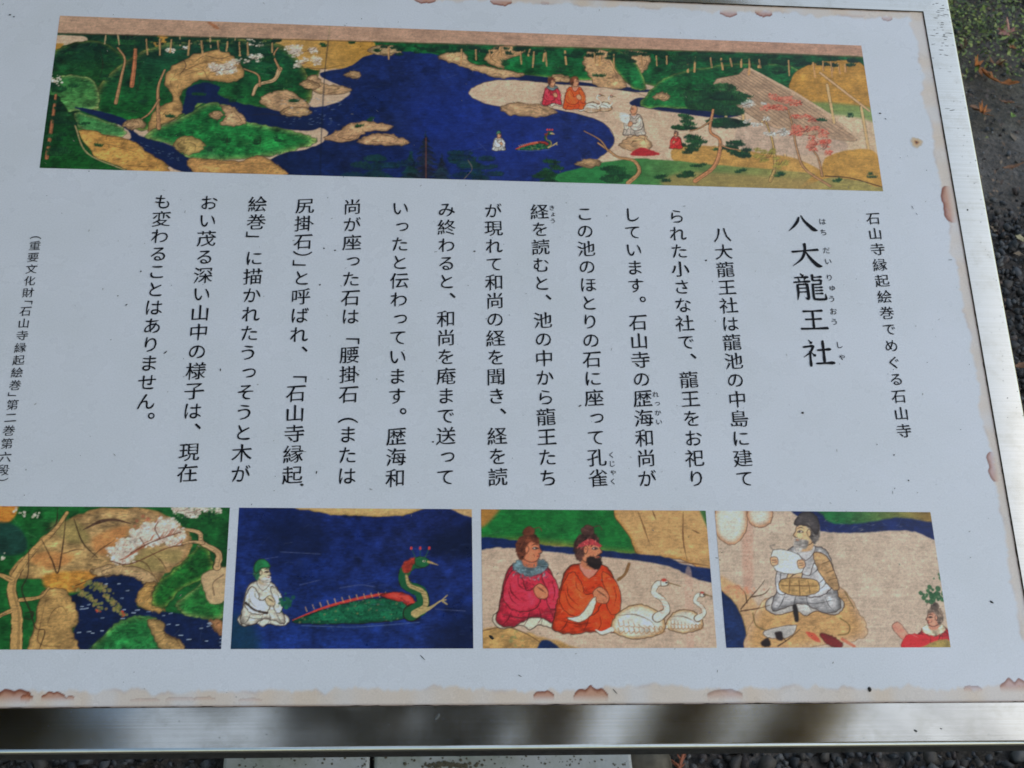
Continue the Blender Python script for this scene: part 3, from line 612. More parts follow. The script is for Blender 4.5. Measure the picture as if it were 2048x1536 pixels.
    c.stroke([(60, 65), (110, 67), (600, 80), (1300, 100), (1800, 117)], 2, (92, 70, 50), .75, smooth=False)
    c.fill([(416, 45), (428, 48), (440, 58), (430, 58)], (150, 92, 56), 2, .5, alpha=.7)
    c.stroke([(660, 52), (650, 140), (644, 240), (640, 356)], 3.2, (12, 18, 30), .35, smooth=False); c.stroke([(660, 52), (657, 80)], 3, (190, 160, 120), .6, smooth=False)
    for _ in range(150):
        x, y = rng.uniform(660, 1190), rng.uniform(120, 340); q = c.cv([(x, y)])[0].astype(int)
        if c.img[min(c.H - 1, q[1]), min(c.W - 1, q[0])].sum() < 190: l = rng.uniform(6, 16); c.stroke([(x, y), (x + l / 2, y - 1.2), (x + l, y)], .9, (60, 78, 130), rng.uniform(.15, .45))
    c.age(); return c

def paint_brook(x0, x1, y0, y1):
    """brook between mossy banks under a blossoming tree"""
    c = Paint(x0, x1, y0, y1, (26, 88, 40))
    c.fill([(-80, 1000), (470, 1000), (470, 1310), (-80, 1310)], (26, 92, 40), 1, 0, smooth=False, tex=.16, grad=((0, 1010), (440, 1290), (22, 76, 34)))
    c.fill([(-20, 1005), (34, 1010), (26, 1040), (-20, 1054)], (186, 120, 50), 3, 1, tex=.15)
    c.fill([(-20, 1050), (30, 1050), (54, 1080), (48, 1106), (0, 1112), (-20, 1100)], (26, 62, 52), 4, 0, tex=.12)
    # stony slope
    c.fill([(20, 1150), (70, 1090), (120, 1050), (190, 1020), (300, 1020), (360, 1050), (384, 1080), (372, 1120), (330, 1148), (312, 1166), (262, 1146), (200, 1150), (150, 1166), (90, 1160)], (170, 140, 88), 1.5, 1, rim=((140, 108, 66), 8), tex=.16, grad=((60, 1140), (330, 1040), (160, 132, 92)))
    for q in ([(58, 1122), (90, 1104), (150, 1112), (110, 1138)], [(190, 1074), (260, 1052), (220, 1108), (190, 1102)], [(110, 1158), (200, 1140), (180, 1172), (120, 1176)]): c.fill(q, (186, 120, 66), 5, 0, alpha=.6)
    for q in ([(100, 1050), (150, 1040), (180, 1080), (140, 1086)], [(230, 1120), (300, 1110), (330, 1140), (270, 1140)], [(280, 1102), (360, 1100), (350, 1128)]): c.fill(q, (132, 124, 72), 6, 0, alpha=.6)
    c.stroke([(166, 1060), (200, 1044), (230, 1040), (262, 1048)], 5, (52, 34, 30), .75, (1, 6, 5, 1))
    for q in ([(120, 1110), (150, 1100), (170, 1100)], [(262, 1120), (290, 1126), (306, 1150)], [(300, 1104), (322, 1122), (334, 1142)], [(230, 1080), (200, 1100), (180, 1120)]): c.stroke(q, 2, (70, 46, 30), .6, (.6, 2.4, .6))
    c.fill([(90, 1150), (160, 1142), (200, 1150), (190, 1172), (130, 1188), (96, 1180)], (176, 124, 54), 4, 1, tex=.15)
    # brook
    c.fill([(138, 1196), (160, 1184), (196, 1152), (240, 1144), (292, 1160), (286, 1184), (274, 1204), (288, 1218), (380, 1230), (432, 1248), (450, 1310), (340, 1310), (300, 1250), (230, 1262), (186, 1310), (150, 1310), (146, 1270), (156, 1240), (140, 1220)], (14, 28, 62), 1, .6, tex=.12)
    c.rock([(182, 1140), (230, 1130), (290, 1140), (316, 1166), (290, 1168), (250, 1150), (200, 1154)], (186, 156, 112), 3)
    c.rock([(290, 1168), (312, 1166), (304, 1190), (330, 1220), (300, 1222), (276, 1210), (272, 1196)], (180, 142, 82), 3)
    c.rock([(84, 1184), (130, 1180), (150, 1210), (158, 1240), (146, 1262), (154, 1310), (60, 1310), (70, 1250)], (172, 138, 84), 9)
    c.hill([(304, 1206), (316, 1168), (360, 1130), (400, 1090), (420, 1110), (420, 1150), (360, 1180), (330, 1216)], (30, 98, 36), (24, 82, 34), (150, 130, 64), 6)
    c.hill([(352, 1206), (390, 1178), (420, 1150), (450, 1170), (446, 1234), (400, 1236), (366, 1228)], (34, 104, 44), (30, 90, 40), (160, 140, 90), 7)
    c.hill([(180, 1304), (214, 1264), (240, 1242), (280, 1232), (322, 1240), (330, 1266), (360, 1296), (370, 1316), (260, 1318)], (36, 116, 58), (30, 98, 46), (120, 130, 70), 9)
    c.rock([(296, 1240), (326, 1244), (330, 1266), (358, 1280), (372, 1306), (330, 1304), (310, 1280)], (172, 140, 88), 4)
    c.rock([(420, 1240), (446, 1246), (446, 1270), (430, 1262)], (160, 116, 78), 2)
    c.fill([(404, 1150), (440, 1136), (460, 1140), (450, 1200), (420, 1206), (408, 1180)], (184, 158, 118), 2, .6, line=(INK, 1, .5)); c.stroke([(446, 1150), (426, 1166), (428, 1190)], 2.4, (120, 94, 70), .8)
    # trees
    c.trunk([(32, 1310), (34, 1230), (24, 1170), (60, 1110), (110, 1060), (134, 1026)], 19, 5, (184, 148, 92)); c.trunk([(26, 1220), (0, 1232), (-20, 1250)], 7, 3, (184, 148, 92)); c.trunk([(40, 1200), (80, 1194), (98, 1176)], 6, 3, (184, 148, 92)); c.trunk([(24, 1160), (0, 1150), (-14, 1152)], 8, 4, (184, 148, 92))
    c.trunk([(434, 1134), (436, 1106), (404, 1086), (398, 1066), (364, 1058)], 11, 4, (190, 156, 112)); c.trunk([(406, 1086), (384, 1084), (366, 1088)], 5, 3, (190, 156, 112))
    for q in ([(132, 1036), (126, 1090), (116, 1146), (104, 1120), (84, 1080)], [(148, 1038), (166, 1086), (196, 1116)], [(58, 1100), (56, 1150), (44, 1180), (60, 1220), (72, 1256), (90, 1262), (76, 1306)], [(116, 1016), (112, 1048), (92, 1060)], [(50, 1226), (66, 1224), (62, 1238), (48, 1236)], [(150, 1172), (180, 1160), (220, 1150)]): c.stroke(q, 2.2, INK, .8, (1, 2.6, 1))
    c.dabs((300, 1060), 42, 26, 40, 6, ((178, 110, 80), (160, 90, 66)), .6, -.45)
    c.bloom(272, 1090, 58, 26, None, -.55, (200, 190, 176), size=5, ink=(150, 84, 60)); c.bloom(320, 1066, 46, 26, None, -.3, (204, 194, 180), size=5, ink=(150, 84, 60)); c.bloom(350, 1084, 26, 14, None, -.2, (204, 194, 180), size=5, ink=(150, 84, 60)); c.bloom(396, 1024, 58, 12, None, .12, (190, 184, 170), size=4.5)
    for q in ([(262, 1106), (300, 1086), (362, 1064)], [(290, 1092), (280, 1076)], [(320, 1078), (310, 1058), (316, 1044)], [(220, 1122), (260, 1128), (330, 1098), (366, 1090)]): c.stroke(q, 1.8, (92, 52, 36), .8)
    for x, y in ((400, 1040), (362, 1036), (430, 1040), (418, 1030)): c.dabs((x, y), 12, 10, 16, 5, LEAF, .8)
    for x, y in ((48, 1030), (72, 1030), (8, 1116), (30, 1022)): c.dabs((x, y), 8, 6, 9, 4, BLOSSOM, .8)
    for x, y, a in ((170, 1190, .6), (190, 1206, .7), (206, 1176, .6), (220, 1200, .7), (236, 1218, .8), (182, 1170, .3)): c.dabs((x, y), 26, 8, 34, 4.6, ((120, 120, 66), (104, 112, 60), (136, 120, 72)), .8, a)
    c.dabs((246, 1226), 3, 8, 8, 3, ((190, 70, 50),), .8); c.dabs((196, 1222), 4, 3, 5, 3, ((190, 80, 50),), .8)
    for _ in range(64):
        x, y = rng.uniform(150, 440), rng.uniform(1156, 1300); q = c.cv([(x, y)])[0].astype(int)
        if 0 <= q[0] < c.W and 0 <= q[1] < c.H and c.img[q[1], q[0]].sum() < 125: c.stroke([(x, y), (x + rng.uniform(4, 9), y + rng.uniform(-1.5, .5))], 1.5, (168, 186, 202), .8)
    c.age(); return c

def paint_peacock(x0, x1, y0, y1):
    """white robed person beside a green peacock with a red back on deep blue water"""
    c = Paint(x0, x1, y0, y1, BLUE)
    c.fill([(440, 1000), (970, 1000), (970, 1310), (440, 1310)], (20, 34, 84), 1, 0, smooth=False, tex=.14, grad=((700, 1020), (640, 1290), (24, 46, 108)))
    c.fill([(520, 1040), (620, 1036), (660, 1090), (560, 1120)], (12, 24, 56), 26, 0, alpha=.7); c.fill([(860, 1080), (960, 1040), (960, 1110), (880, 1110)], (12, 22, 46), 18, 0, alpha=.8); c.fill([(880, 1250), (960, 1220), (960, 1310), (860, 1310)], (12, 22, 48), 18, 0, alpha=.7); c.fill([(440, 1230), (500, 1240), (520, 1310), (440, 1310)], (16, 52, 70), 16, 0, alpha=.8)
    c.fill([(590, 1010), (840, 1010), (820, 1028), (760, 1034), (690, 1032), (640, 1026)], (188, 158, 104), 1.6, .8, tex=.06, rim=((150, 120, 60), 3)); c.fill([(900, 1014), (960, 1012), (960, 1036), (930, 1032)], (182, 150, 104), 1.6, .6)
    for q in ([(560, 1104), (640, 1108)], [(680, 1176), (720, 1170), (750, 1174)], [(600, 1170), (640, 1160)], [(870, 1218), (930, 1222)], [(530, 1118), (556, 1114)]): c.stroke(q, 1.3, (96, 104, 140), .55)
    W_ = (204, 200, 184)
    c.person(526, 1250, 124, W_, 1, (40, 96, 66), None, W_, hat=(38, 120, 70), skin=(200, 184, 150), beard=(206, 200, 186))
    c.stroke([(492, 1206), (510, 1220), (534, 1226)], 3.4, (40, 30, 28), .9)
    c.dabs((574, 1206), 18, 12, 40, 6, ((28, 92, 66), (24, 76, 62)), .8)
    c.peacock(782, 1240, 112)
    for _ in range(60):
        x, y = rng.uniform(470, 940), rng.uniform(1060, 1290); l = rng.uniform(8, 26); c.stroke([(x, y), (x + l / 2, y - 1.6), (x + l, y)], 1, (66, 84, 132), rng.uniform(.12, .4))
    c.age(); return c

def paint_shore(x0, x1, y0, y1):
    """two robed people seated on a shore beside white cranes"""
    c = Paint(x0, x1, y0, y1, TAN)
    c.fill([(950, 1010), (1450, 1010), (1450, 1310), (950, 1310)], (188, 166, 144), 1, 0, smooth=False, tex=.04)
    c.fill([(950, 1010), (1260, 1010), (1270, 1060), (1290, 1110), (1240, 1112), (1130, 1096), (1040, 1088), (950, 1082)], (24, 102, 44), 1.4, .5, rim=((140, 124, 52), 13), tex=.1); c.fill([(950, 1010), (1000, 1012), (984, 1040), (958, 1056)], (160, 116, 56), 5, 0)
    c.fill([(1236, 1010), (1420, 1010), (1430, 1140), (1360, 1120), (1282, 1112), (1262, 1080)], (190, 150, 98), 1.2, .5, tex=.06, rim=((170, 122, 62), 6), line=(INK, 1.2, .6)); c.fill([(1398, 1010), (1430, 1010), (1430, 1080), (1412, 1050)], (60, 104, 54), 3, 0)
    for q in ([(1276, 1024), (1288, 1056), (1298, 1086)], [(1304, 1020), (1312, 1040)], [(1366, 1024), (1366, 1080), (1374, 1120)], [(1340, 1122), (1390, 1128), (1416, 1132)], [(1384, 1060), (1400, 1068)]): c.stroke(q, 2.4, (92, 60, 36), .7, (.8, 3, .8))
    c.fill([(950, 1076), (1020, 1080), (1100, 1092), (1180, 1098), (1260, 1108), (1330, 1114), (1370, 1130), (1440, 1144), (1440, 1166), (1390, 1158), (1340, 1134), (1260, 1120), (1140, 1108), (1060, 1100), (1000, 1096), (950, 1100)], (18, 36, 78), 1, .5, tex=.1)
    c.fill([(960, 1264), (1010, 1254), (1060, 1268), (1120, 1284), (1160, 1304), (960, 1310)], (176, 140, 86), 2.5, 1, tex=.1); c.fill([(1084, 1282), (1104, 1284), (1122, 1304), (1076, 1306)], (22, 40, 78), 1.2, .4); c.stroke([(962, 1262), (1010, 1254), (1050, 1266), (1080, 1284)], 1.8, (80, 54, 34), .7)
    c.dabs((1030, 1280), 20, 16, 20, 4, ((120, 130, 80),), .5)
    c.fill([(1370, 1150), (1384, 1150), (1388, 1300), (1374, 1300)], (196, 160, 140), 2, 0, alpha=.6)
    c.person(1060, 1254, 184, (178, 40, 58), 1, (96, 52, 36), (92, 116, 122), (206, 200, 176), skin=(200, 118, 84), pattern=(112, 26, 46), bun=True)
    c.hatch([(1020, 1140), (1060, 1130), (1100, 1140), (1090, 1158), (1060, 1160), (1030, 1156)], 60, 5, 2, ((60, 84, 94), (128, 148, 148)), .7, (1.2, .6))
    c.person(1178, 1268, 200, (214, 64, 28), 1, (70, 46, 40), None, None, skin=(200, 126, 90), beard=(38, 28, 26), bun=True)
    c.stroke([(1160, 1092), (1180, 1084), (1200, 1092)], 9, (176, 60, 66), .95, (5, 11, 5)); c.hatch([(1150, 1096), (1180, 1078), (1206, 1094), (1180, 1100)], 24, 5, 2, ((120, 40, 44), (206, 110, 100)), .8, (1, .9))
    c.fill([(1134, 1236), (1160, 1230), (1186, 1196), (1192, 1200), (1184, 1228), (1160, 1244)], (208, 202, 180), 1, .3, line=(INK, 1, .7))
    c.crane(1378, 1262, 74); c.crane(1290, 1272, 108)
    c.stroke([(1236, 1160), (1250, 1148), (1258, 1128)], 5, (120, 84, 48), .9)
    c.hatch([(960, 1110), (1420, 1160), (1420, 1300), (1100, 1300), (960, 1250)], 160, 10, 1.2, ((160, 138, 112), (204, 186, 166)), .35, (.1, .4))
    c.age(fade=.05); return c

def paint_stone_seat(x0, x1, y0, y1):
    """grey robed person on a stone, red clad person at the corner"""
    c = Paint(x0, x1, y0, y1, TAN)
    c.fill([(1420, 1010), (1920, 1010), (1920, 1310), (1420, 1310)], (186, 168, 148), 1, 0, smooth=False, tex=.035)
    c.fill([(1598, 1010), (1880, 1010), (1876, 1078), (1830, 1064), (1780, 1062), (1720, 1066), (1650, 1064), (1620, 1050)], (18, 34, 80), 1, .5, tex=.1)
    c.fill([(1650, 1010), (1870, 1010), (1870, 1044), (1800, 1036), (1730, 1046), (1670, 1048), (1648, 1034)], (28, 100, 52), 2.5, .5, grad=((1680, 1030), (1850, 1026), (136, 112, 58)), tex=.1)
    c.fill([(1486, 1030), (1504, 1030), (1506, 1170), (1488, 1170)], (196, 150, 130), 4, 0, alpha=.6)
    # pale boulders at the corner
    for x, y, rx, ry in ((1462, 1040, 34, 50), (1520, 1030, 26, 26)):
        pts = [(x + rx * math.cos(a), y + ry * math.sin(a)) for a in np.linspace(0, 6.28, 9)[:-1]]
        c.fill(pts, (204, 202, 186), 1, .5, rim=((186, 140, 106), 8), tex=.04, line=((90, 64, 48), 1.4, .7))
    c.fill([(1430, 1160), (1470, 1168), (1500, 1190), (1520, 1230), (1500, 1300), (1470, 1310), (1430, 1300)], (190, 150, 104), 6, 0, alpha=.8)
    c.fill([(1430, 1186), (1462, 1196), (1484, 1230), (1494, 1268), (1492, 1306), (1440, 1310)], (22, 42, 84), 1, .4, tex=.1, rim=((150, 116, 60), 2))
    # stone
    c.fill([(1490, 1300), (1506, 1240), (1530, 1200), (1600, 1180), (1670, 1170), (1704, 1200), (1714, 1220), (1732, 1250), (1726, 1276), (1640, 1290), (1560, 1306)], (186, 146, 96), 1.6, .8, rim=((192, 158, 124), 12), tex=.08, line=((120, 88, 56), 1.2, .6))
    for q in ([(1680, 1236), (1698, 1250), (1696, 1266), (1676, 1270)], [(1506, 1226), (1512, 1250), (1530, 1260)], [(1690, 1184), (1708, 1216)]): c.stroke(q, 2.4, (100, 84, 44), .7)
    # grey robed person
    c.person(1612, 1226, 190, (166, 166, 166), -1, (96, 92, 88), None, (184, 182, 176), skin=(206, 170, 128), beard=(150, 146, 140), hat=(70, 66, 66))
    c.fill([(1628, 1106), (1656, 1116), (1678, 1172), (1664, 1178), (1636, 1140)], (168, 136, 96), 1, .3, tex=.1, line=(INK, 1.2, .75)); c.fill([(1566, 1158), (1630, 1160), (1636, 1184), (1600, 1192), (1562, 1182)], (172, 140, 90), 1, .3, tex=.1, line=(INK, 1.2, .75))
    for q in ([(1580, 1160), (1578, 1186)], [(1598, 1160), (1600, 1190)], [(1616, 1161), (1620, 1186)], [(1564, 1171), (1634, 1172)], [(1644, 1128), (1660, 1122)], [(1652, 1146), (1668, 1140)], [(1658, 1160), (1674, 1156)]): c.stroke(q, 1.3, (92, 66, 40), .8)
    c.fill([(1546, 1100), (1598, 1110), (1604, 1146), (1552, 1142)], (212, 212, 202), 1, .3, smooth=False, tex=.03, line=(INK, 1.1, .7)); c.stroke([(1546, 1100), (1540, 1092), (1550, 1090)], 2, (120, 110, 100), .8)
    for x, y in ((1548, 1122), (1602, 1128)):
        c.fill([(x - 7, y - 6), (x + 6, y - 7), (x + 8, y + 6), (x - 4, y + 9)], (206, 160, 124), 1, 0, line=(INK, 1, .7)); c.stroke([(x - 4, y - 1), (x + 4, y - 2)], .9, INK, .7); c.stroke([(x - 3, y + 3), (x + 5, y + 2)], .9, INK, .7)
    c.fill([(1586, 1212), (1594, 1212), (1598, 1240), (1590, 1242)], (30, 26, 26), 1.2, .3); c.fill([(1530, 1262), (1590, 1250), (1580, 1274), (1540, 1276)], (178, 176, 170), 1, .4, line=(INK, 1, .6))
    # bush, fallen things
    for q in ([(1482, 1218), (1500, 1196), (1518, 1176), (1530, 1160)], [(1494, 1206), (1490, 1186), (1474, 1170)], [(1504, 1194), (1528, 1188), (1540, 1176)], [(1482, 1222), (1520, 1216), (1540, 1210)], [(1556, 1292), (1580, 1276), (1600, 1258)], [(1572, 1282), (1560, 1268)]): c.stroke(q, 1.8, (70, 50, 34), .85, (2.4, 1.6, .8))
    c.dabs((1480, 1180), 34, 10, 50, 5, ((206, 140, 110), (200, 120, 90)), .35)
    c.fill([(1522, 1286), (1536, 1276), (1542, 1290), (1530, 1294)], (36, 28, 28), 1, .3); c.fill([(1550, 1266), (1564, 1264), (1566, 1280), (1556, 1280)], (36, 28, 28), 1, .3)
    c.fill([(1612, 1264), (1630, 1268), (1642, 1284), (1626, 1280)], (206, 84, 62), 1, .5); c.fill([(1640, 1268), (1664, 1272), (1684, 1286), (1680, 1296), (1656, 1290)], (108, 34, 34), 1, .5, line=(INK, 1, .6)); c.stroke([(1684, 1278), (1708, 1292)], 5, (206, 110, 84), .9)
    # red clad person
    c.person(1868, 1340, 124, (206, 42, 46), -1, (120, 104, 90), (196, 180, 150), None, skin=(208, 144, 118), bun=True)
    c.fill([(1784, 1254), (1796, 1244), (1812, 1262), (1820, 1276), (1804, 1278)], (204, 138, 116), 1, .3, line=(INK, 1, .6)); c.fill([(1804, 1296), (1812, 1272), (1836, 1268), (1860, 1274), (1850, 1300)], (206, 44, 48), 1, .4, line=((110, 24, 24), 1, .6))
    c.fill([(1836, 1300), (1880, 1280), (1904, 1284), (1900, 1300)], (150, 132, 72), 1.4, .4)
    c.dabs((1872, 1190), 28, 16, 40, 8, ((30, 76, 44), (40, 92, 52)), .85); c.dabs((1886, 1154), 14, 10, 14, 6, ((50, 92, 58),), .8)
    c.hatch([(1500, 1040), (1880, 1070), (1890, 1290), (1720, 1290), (1700, 1180)], 200, 10, 1.2, ((160, 140, 116), (206, 190, 172)), .35, (.1, .4))
    c.age(fade=.05); return c

# ------------------------------------------------------------------ the information board
BX0, BX1, BY0, BY1 = -0.400 * EYE, 0.4894 * EYE, 0.1832 * EYE, 0.8193 * EYE
sign = empty('information_board', tuple(T_BOARD), (TILT, 0, 0))
tag(sign, 'white printed information board with Japanese text and five landscape pictures in a steel frame', 'sign')

def axis(a, b, band, fine, coarse):
    lo = np.arange(a, a + band, fine); mid = np.arange(a + band, b - band, coarse); hi = np.arange(b - band, b + fine * .5, fine)
    return np.concatenate([lo, mid, hi, [b]]) if hi[-1] < b - 1e-6 else np.concatenate([lo, mid, hi])
def make_board():
    xs = axis(BX0, BX1, 0.026, 0.0006, 0.0008); ys = axis(BY0, BY1, 0.026, 0.0006, 0.0008)
    X, Y = np.meshgrid(xs, ys); X, Y = X.ravel(), Y.ravel()
    c = np.tile(np.array([0.735, 0.745, 0.755]), (len(X), 1))
    tan = albedo((182, 175, 163)); brown = albedo((112, 86, 58))
    def edge(d, t, width, seed):
        w = width + 0.0011 * noise1(t, 0.022, seed) + 0.0009 * noise1(t, 0.006, seed + 1) + 0.0004 * noise1(t, 0.002, seed + 2)
        return w - d
    sides = [(Y - BY0, X, np.full(len(X), 0.0098), 11), (BY1 - Y, X, np.full(len(X), 0.0062), 12),
             (BX1 - X, Y, np.interp(Y, [BY0, BY0 + .1, BY0 + .28, BY0 + .44, BY1], [.0062, .0068, .0074, .0100, .0105]), 13),
             (X - BX0, Y, np.full(len(X), 0.010), 14)]
    for d, t, w, sd_ in sides:
        e = edge(d, t, w, sd_ * 10)
        k = np.clip(e / 0.0022 + .5, 0, 1); k = k * (0.72 + 0.16 * np.clip(noise1(t, 0.012, sd_ + 70), -1.5, 1.5))
        c = c * (1 - k[:, None]) + tan * k[:, None]
        f = np.exp(-(e / 0.0011) ** 2) * np.clip(noise1(t, 0.010, sd_ + 40), 0, 1.2) * 0.24        # darker tide mark
        c = c * (1 - f[:, None]) + albedo((150, 128, 108)) * f[:, None]
        f = np.clip(1 - d / 0.0016, 0, 1) * 0.8
        c = c * (1 - f[:, None]) + brown * f[:, None]
    rust = [  # photo x, y, half length, half depth (px), strength, axis
        (28, 1391, 34, 15, 1, 'b'), (54, 1395, 12, 8, .8, 'b'), (107, 1393, 24, 9, 1, 'b'), (141, 1396, 8, 5, .7, 'b'),
        (1088, 1391, 21, 9, 1, 'b'), (1182, 1389, 34, 12, 1, 'b'), (1450, 1389, 36, 11, .5, 'b'), (1945, 1377, 18, 6, .5, 'b'), (2030, 1371, 30, 12, .75, 'b'),
        (360, 1398, 30, 5, .25, 'b'), (290, 1400, 30, 4, .25, 'b'), (410, 1397, 22, 4, .3, 'b'), (500, 1400, 24, 4, .25, 'b'),
        (1895, 408, 12, 36, .95, 'r'), (1984, 934, 9, 30, .75, 'r'),
        (1457, 27, 18, 6, .75, 't'), (1528, 27, 17, 7, .8, 't'), (1774, 37, 11, 5, .55, 't'), (850, 0, 22, 6, .9, 't'), (1002, 4, 22, 6, .85, 't'), (1090, 6, 9, 4, .4, 't'), (1700, 31, 30, 3, .2, 't')]
    dark = albedo((84, 32, 14)); mid = albedo((152, 88, 42))
    for u, v, a, b, s, side in rust:
        q = P([(u, v), (u + a, v), (u, v + b)]); cx, cy = q[0]; rx, ry = abs(q[1, 0] - cx) + 1e-5, abs(q[2, 1] - cy) + 1e-5
        if side == 'r': along, across, ra, rb = Y - cy, X - cx, ry, rx
        else: along, across, ra, rb = X - cx, (Y - cy) if side == 'b' else (cy - Y), rx, ry
        wob = 1 + 0.18 * noise1(along, ra * .35, int(u * 7 + v)) + 0.05 * noise1(along, ra * .15, int(u + v))
        if side == 'r': across = -across
        prof = np.sqrt(np.clip(1 - (along / ra) ** 2, 0, 1)) * rb * wob * 1.1      # outer limit towards the white
        inside = np.clip((prof - across) / (0.25 * rb), 0, 1) * np.clip((across + 1.3 * rb) / (1.9 * rb), 0, 1) ** 1.3 * (np.abs(along) < ra)
        edgeness = np.clip(1 - (prof - across) / (0.85 * rb), 0, 1)
        cc = mid * (1 - edgeness[:, None]) + dark * edgeness[:, None]
        k = (np.clip(inside * 1.7, 0, 1) * min(1, s * 1.2) * np.clip(.62 + .5 * edgeness, 0, 1))[:, None]
        c = c * (1 - k) + cc * k
    v = np.stack([X, Y, np.zeros(len(X))], 1)
    return mesh_obj('panel', v, grid_faces(len(xs), len(ys)), M_BOARD, sign, col=c)
panel = make_board()

# the five pictures
def rect(a): return [k * EYE for k in a]
PICS = [(paint_long, (-0.2895, 0.4255, 0.6240, 0.7787), 'wide picture of a blue lake between green hills'),
        (paint_brook, (-0.2900, -0.1177, 0.2246, 0.3314), 'picture of a dark brook under a blossoming tree'),
        (paint_peacock, (-0.1109, 0.0641, 0.2246, 0.3314), 'picture of a white robed person and a green peacock on blue water'),
        (paint_shore, (0.0711, 0.2453, 0.2246, 0.3314), 'picture of two people in red and orange robes and white cranes on a shore'),
        (paint_stone_seat, (0.2524, 0.4248, 0.2246, 0.3314), 'picture of a grey robed person seated on a stone')]
for fn, r, lab in PICS:
    tag(fn(*rect(r)).build('printed_picture', panel, 0.00012), lab)

# ---- lettering
_glyph = {}
def glyph(ch):
    if ch in _glyph: return _glyph[ch]
    c = bpy.data.curves.new('glyph', 'FONT'); c.body = ch; c.resolution_u = 3; c.dimensions = '2D'; c.fill_mode = 'BOTH'
    o = bpy.data.objects.new('glyph', c); COL.objects.link(o)
    dg = bpy.context.evaluated_depsgraph_get(); dg.update()
    me = bpy.data.meshes.new_from_object(o.evaluated_get(dg))
    bm = bmesh.new(); bm.from_mesh(me); bmesh.ops.remove_doubles(bm, verts=bm.verts, dist=1e-5)
    bpy.data.objects.remove(o); bpy.data.curves.remove(c); bpy.data.meshes.remove(me)
    bmesh.ops.triangulate(bm, faces=bm.faces)
    bm.verts.ensure_lookup_table(); bm.verts.index_update()
    V = np.array([v.co[:2] for v in bm.verts]); Fc = [[v.index for v in f.verts] for f in bm.faces]
    # outward normals of the outline: lighten the level strokes, let the brush swell and thin a little
    N = np.zeros_like(V)
    for e in bm.edges:
        if len(e.link_faces) == 1:
            a, b = e.verts; d = V[b.index] - V[a.index]; n = np.array([d[1], -d[0]])
            n /= np.linalg.norm(n) + 1e-9
            cen = np.mean([V[v.index] for v in e.link_faces[0].verts], 0)
            if n @ (cen - (V[a.index] + V[b.index]) / 2) > 0: n = -n
            N[a.index] += n; N[b.index] += n
    L = np.linalg.norm(N, axis=1, keepdims=True); N = np.where(L > 1e-6, N / np.maximum(L, 1e-6), 0)
    cjk = '\u4e00' <= ch <= '\u9fff'
    kana = '\u3040' <= ch <= '\u30ff'
    D = np.zeros_like(V)
    if cjk or kana:                                      # brush the square ends of the strokes
        nb = {}
        for e in bm.edges:
            if len(e.link_faces) == 1:
                for a, b in ((e.verts[0], e.verts[1]), (e.verts[1], e.verts[0])): nb.setdefault(a.index, []).append(b.index)
        for e in bm.edges:
            if len(e.link_faces) != 1: continue
            i, j = e.verts[0].index, e.verts[1].index; t = V[j] - V[i]; L_ = np.linalg.norm(t)
            if not .04 < L_ < .115 or len(nb[i]) != 2 or len(nb[j]) != 2: continue
            pi = [k for k in nb[i] if k != j][0]; pj = [k for k in nb[j] if k != i][0]
            u, w = V[i] - V[pi], V[j] - V[pj]; u /= np.linalg.norm(u) + 1e-9; w /= np.linalg.norm(w) + 1e-9
            if u @ w < .75 or abs(u @ (t / L_)) > .6: continue
            d = (u + w) / np.linalg.norm(u + w); ang = math.degrees(math.atan2(d[1], d[0])); m = (V[i] + V[j]) / 2
            hi, lo = (i, j) if V[i][1] > V[j][1] else (j, i); rt, lf = (i, j) if V[i][0] > V[j][0] else (j, i)
            if kana:
                for k in (i, j): D[k] += (m - V[k]) * .5 + d * .008
            elif abs(ang) < 28: D[hi] += np.array([-.012, .026]); D[lo] += d * .042 + np.array([0, -.008])
            elif abs(ang) > 152: D[lo] += np.array([.010, .008]); D[hi] += d * .022 + np.array([0, .006])
            elif 62 < ang < 118: D[lf] += np.array([-.018, .012]); D[rt] += np.array([.004, -.022])
            elif -118 < ang < -62: D[lf] += np.array([.004, -.022]); D[rt] += np.array([-.012, .012])
            elif -152 <= ang <= -118:
                for k in (i, j): D[k] += (m - V[k]) * .78 + d * .03
            elif -62 <= ang <= -28: D[hi] += d * .05 + np.array([0, .004]); D[lo] += np.array([-.012, -.022])
            else:
                for k in (i, j): D[k] += (m - V[k]) * .3
    bm.free()
    V = V + D
    V = V - np.array([0.5, 0.38])
    sw = 0.006 * np.sin(V[:, 0] * 9 + V[:, 1] * 5 + ord(ch)) 
    off = np.stack([N[:, 0] * (0.009 + sw), N[:, 1] * (-0.004 + sw)], 1) if cjk else N * (0.006 + sw * 1.3)[:, None]
    V = V + off
    if cjk:
        V[:, 1] += 0.085 * V[:, 0]                       # level strokes climb to the right, as a brush writes them
        V *= np.array([0.98, 0.97])
    if kana: V[:, 1] += 0.03 * V[:, 0]; V *= 0.93
    _glyph[ch] = (V, Fc); return _glyph[ch]
ROT = '（）「」'
def place_chars(items):
    """items: (char, x, y, em x, em y) in board metres -> one mesh"""
    vs_, fs = [], []; n = 0
    for ch, x, y, ex, ey in items:
        if ch in '　 ': continue
        V, Fc = glyph(ch); V = V.copy()
        if ch in ROT: V = np.stack([V[:, 1], -V[:, 0]], 1)
        if ch in '、。': V = V + np.array([0.62, 0.55])
        if ch in 'っゃゅょ': V = V + np.array([0.10, 0.08])
        V = V * np.array([ex, ey]) + np.array([x, y])
        vs_.append(np.column_stack([V, np.full(len(V), 0.00028)])); fs += [[i + n for i in f] for f in Fc]; n += len(V)
    return np.vstack(vs_), fs
HALF = '（）「」'
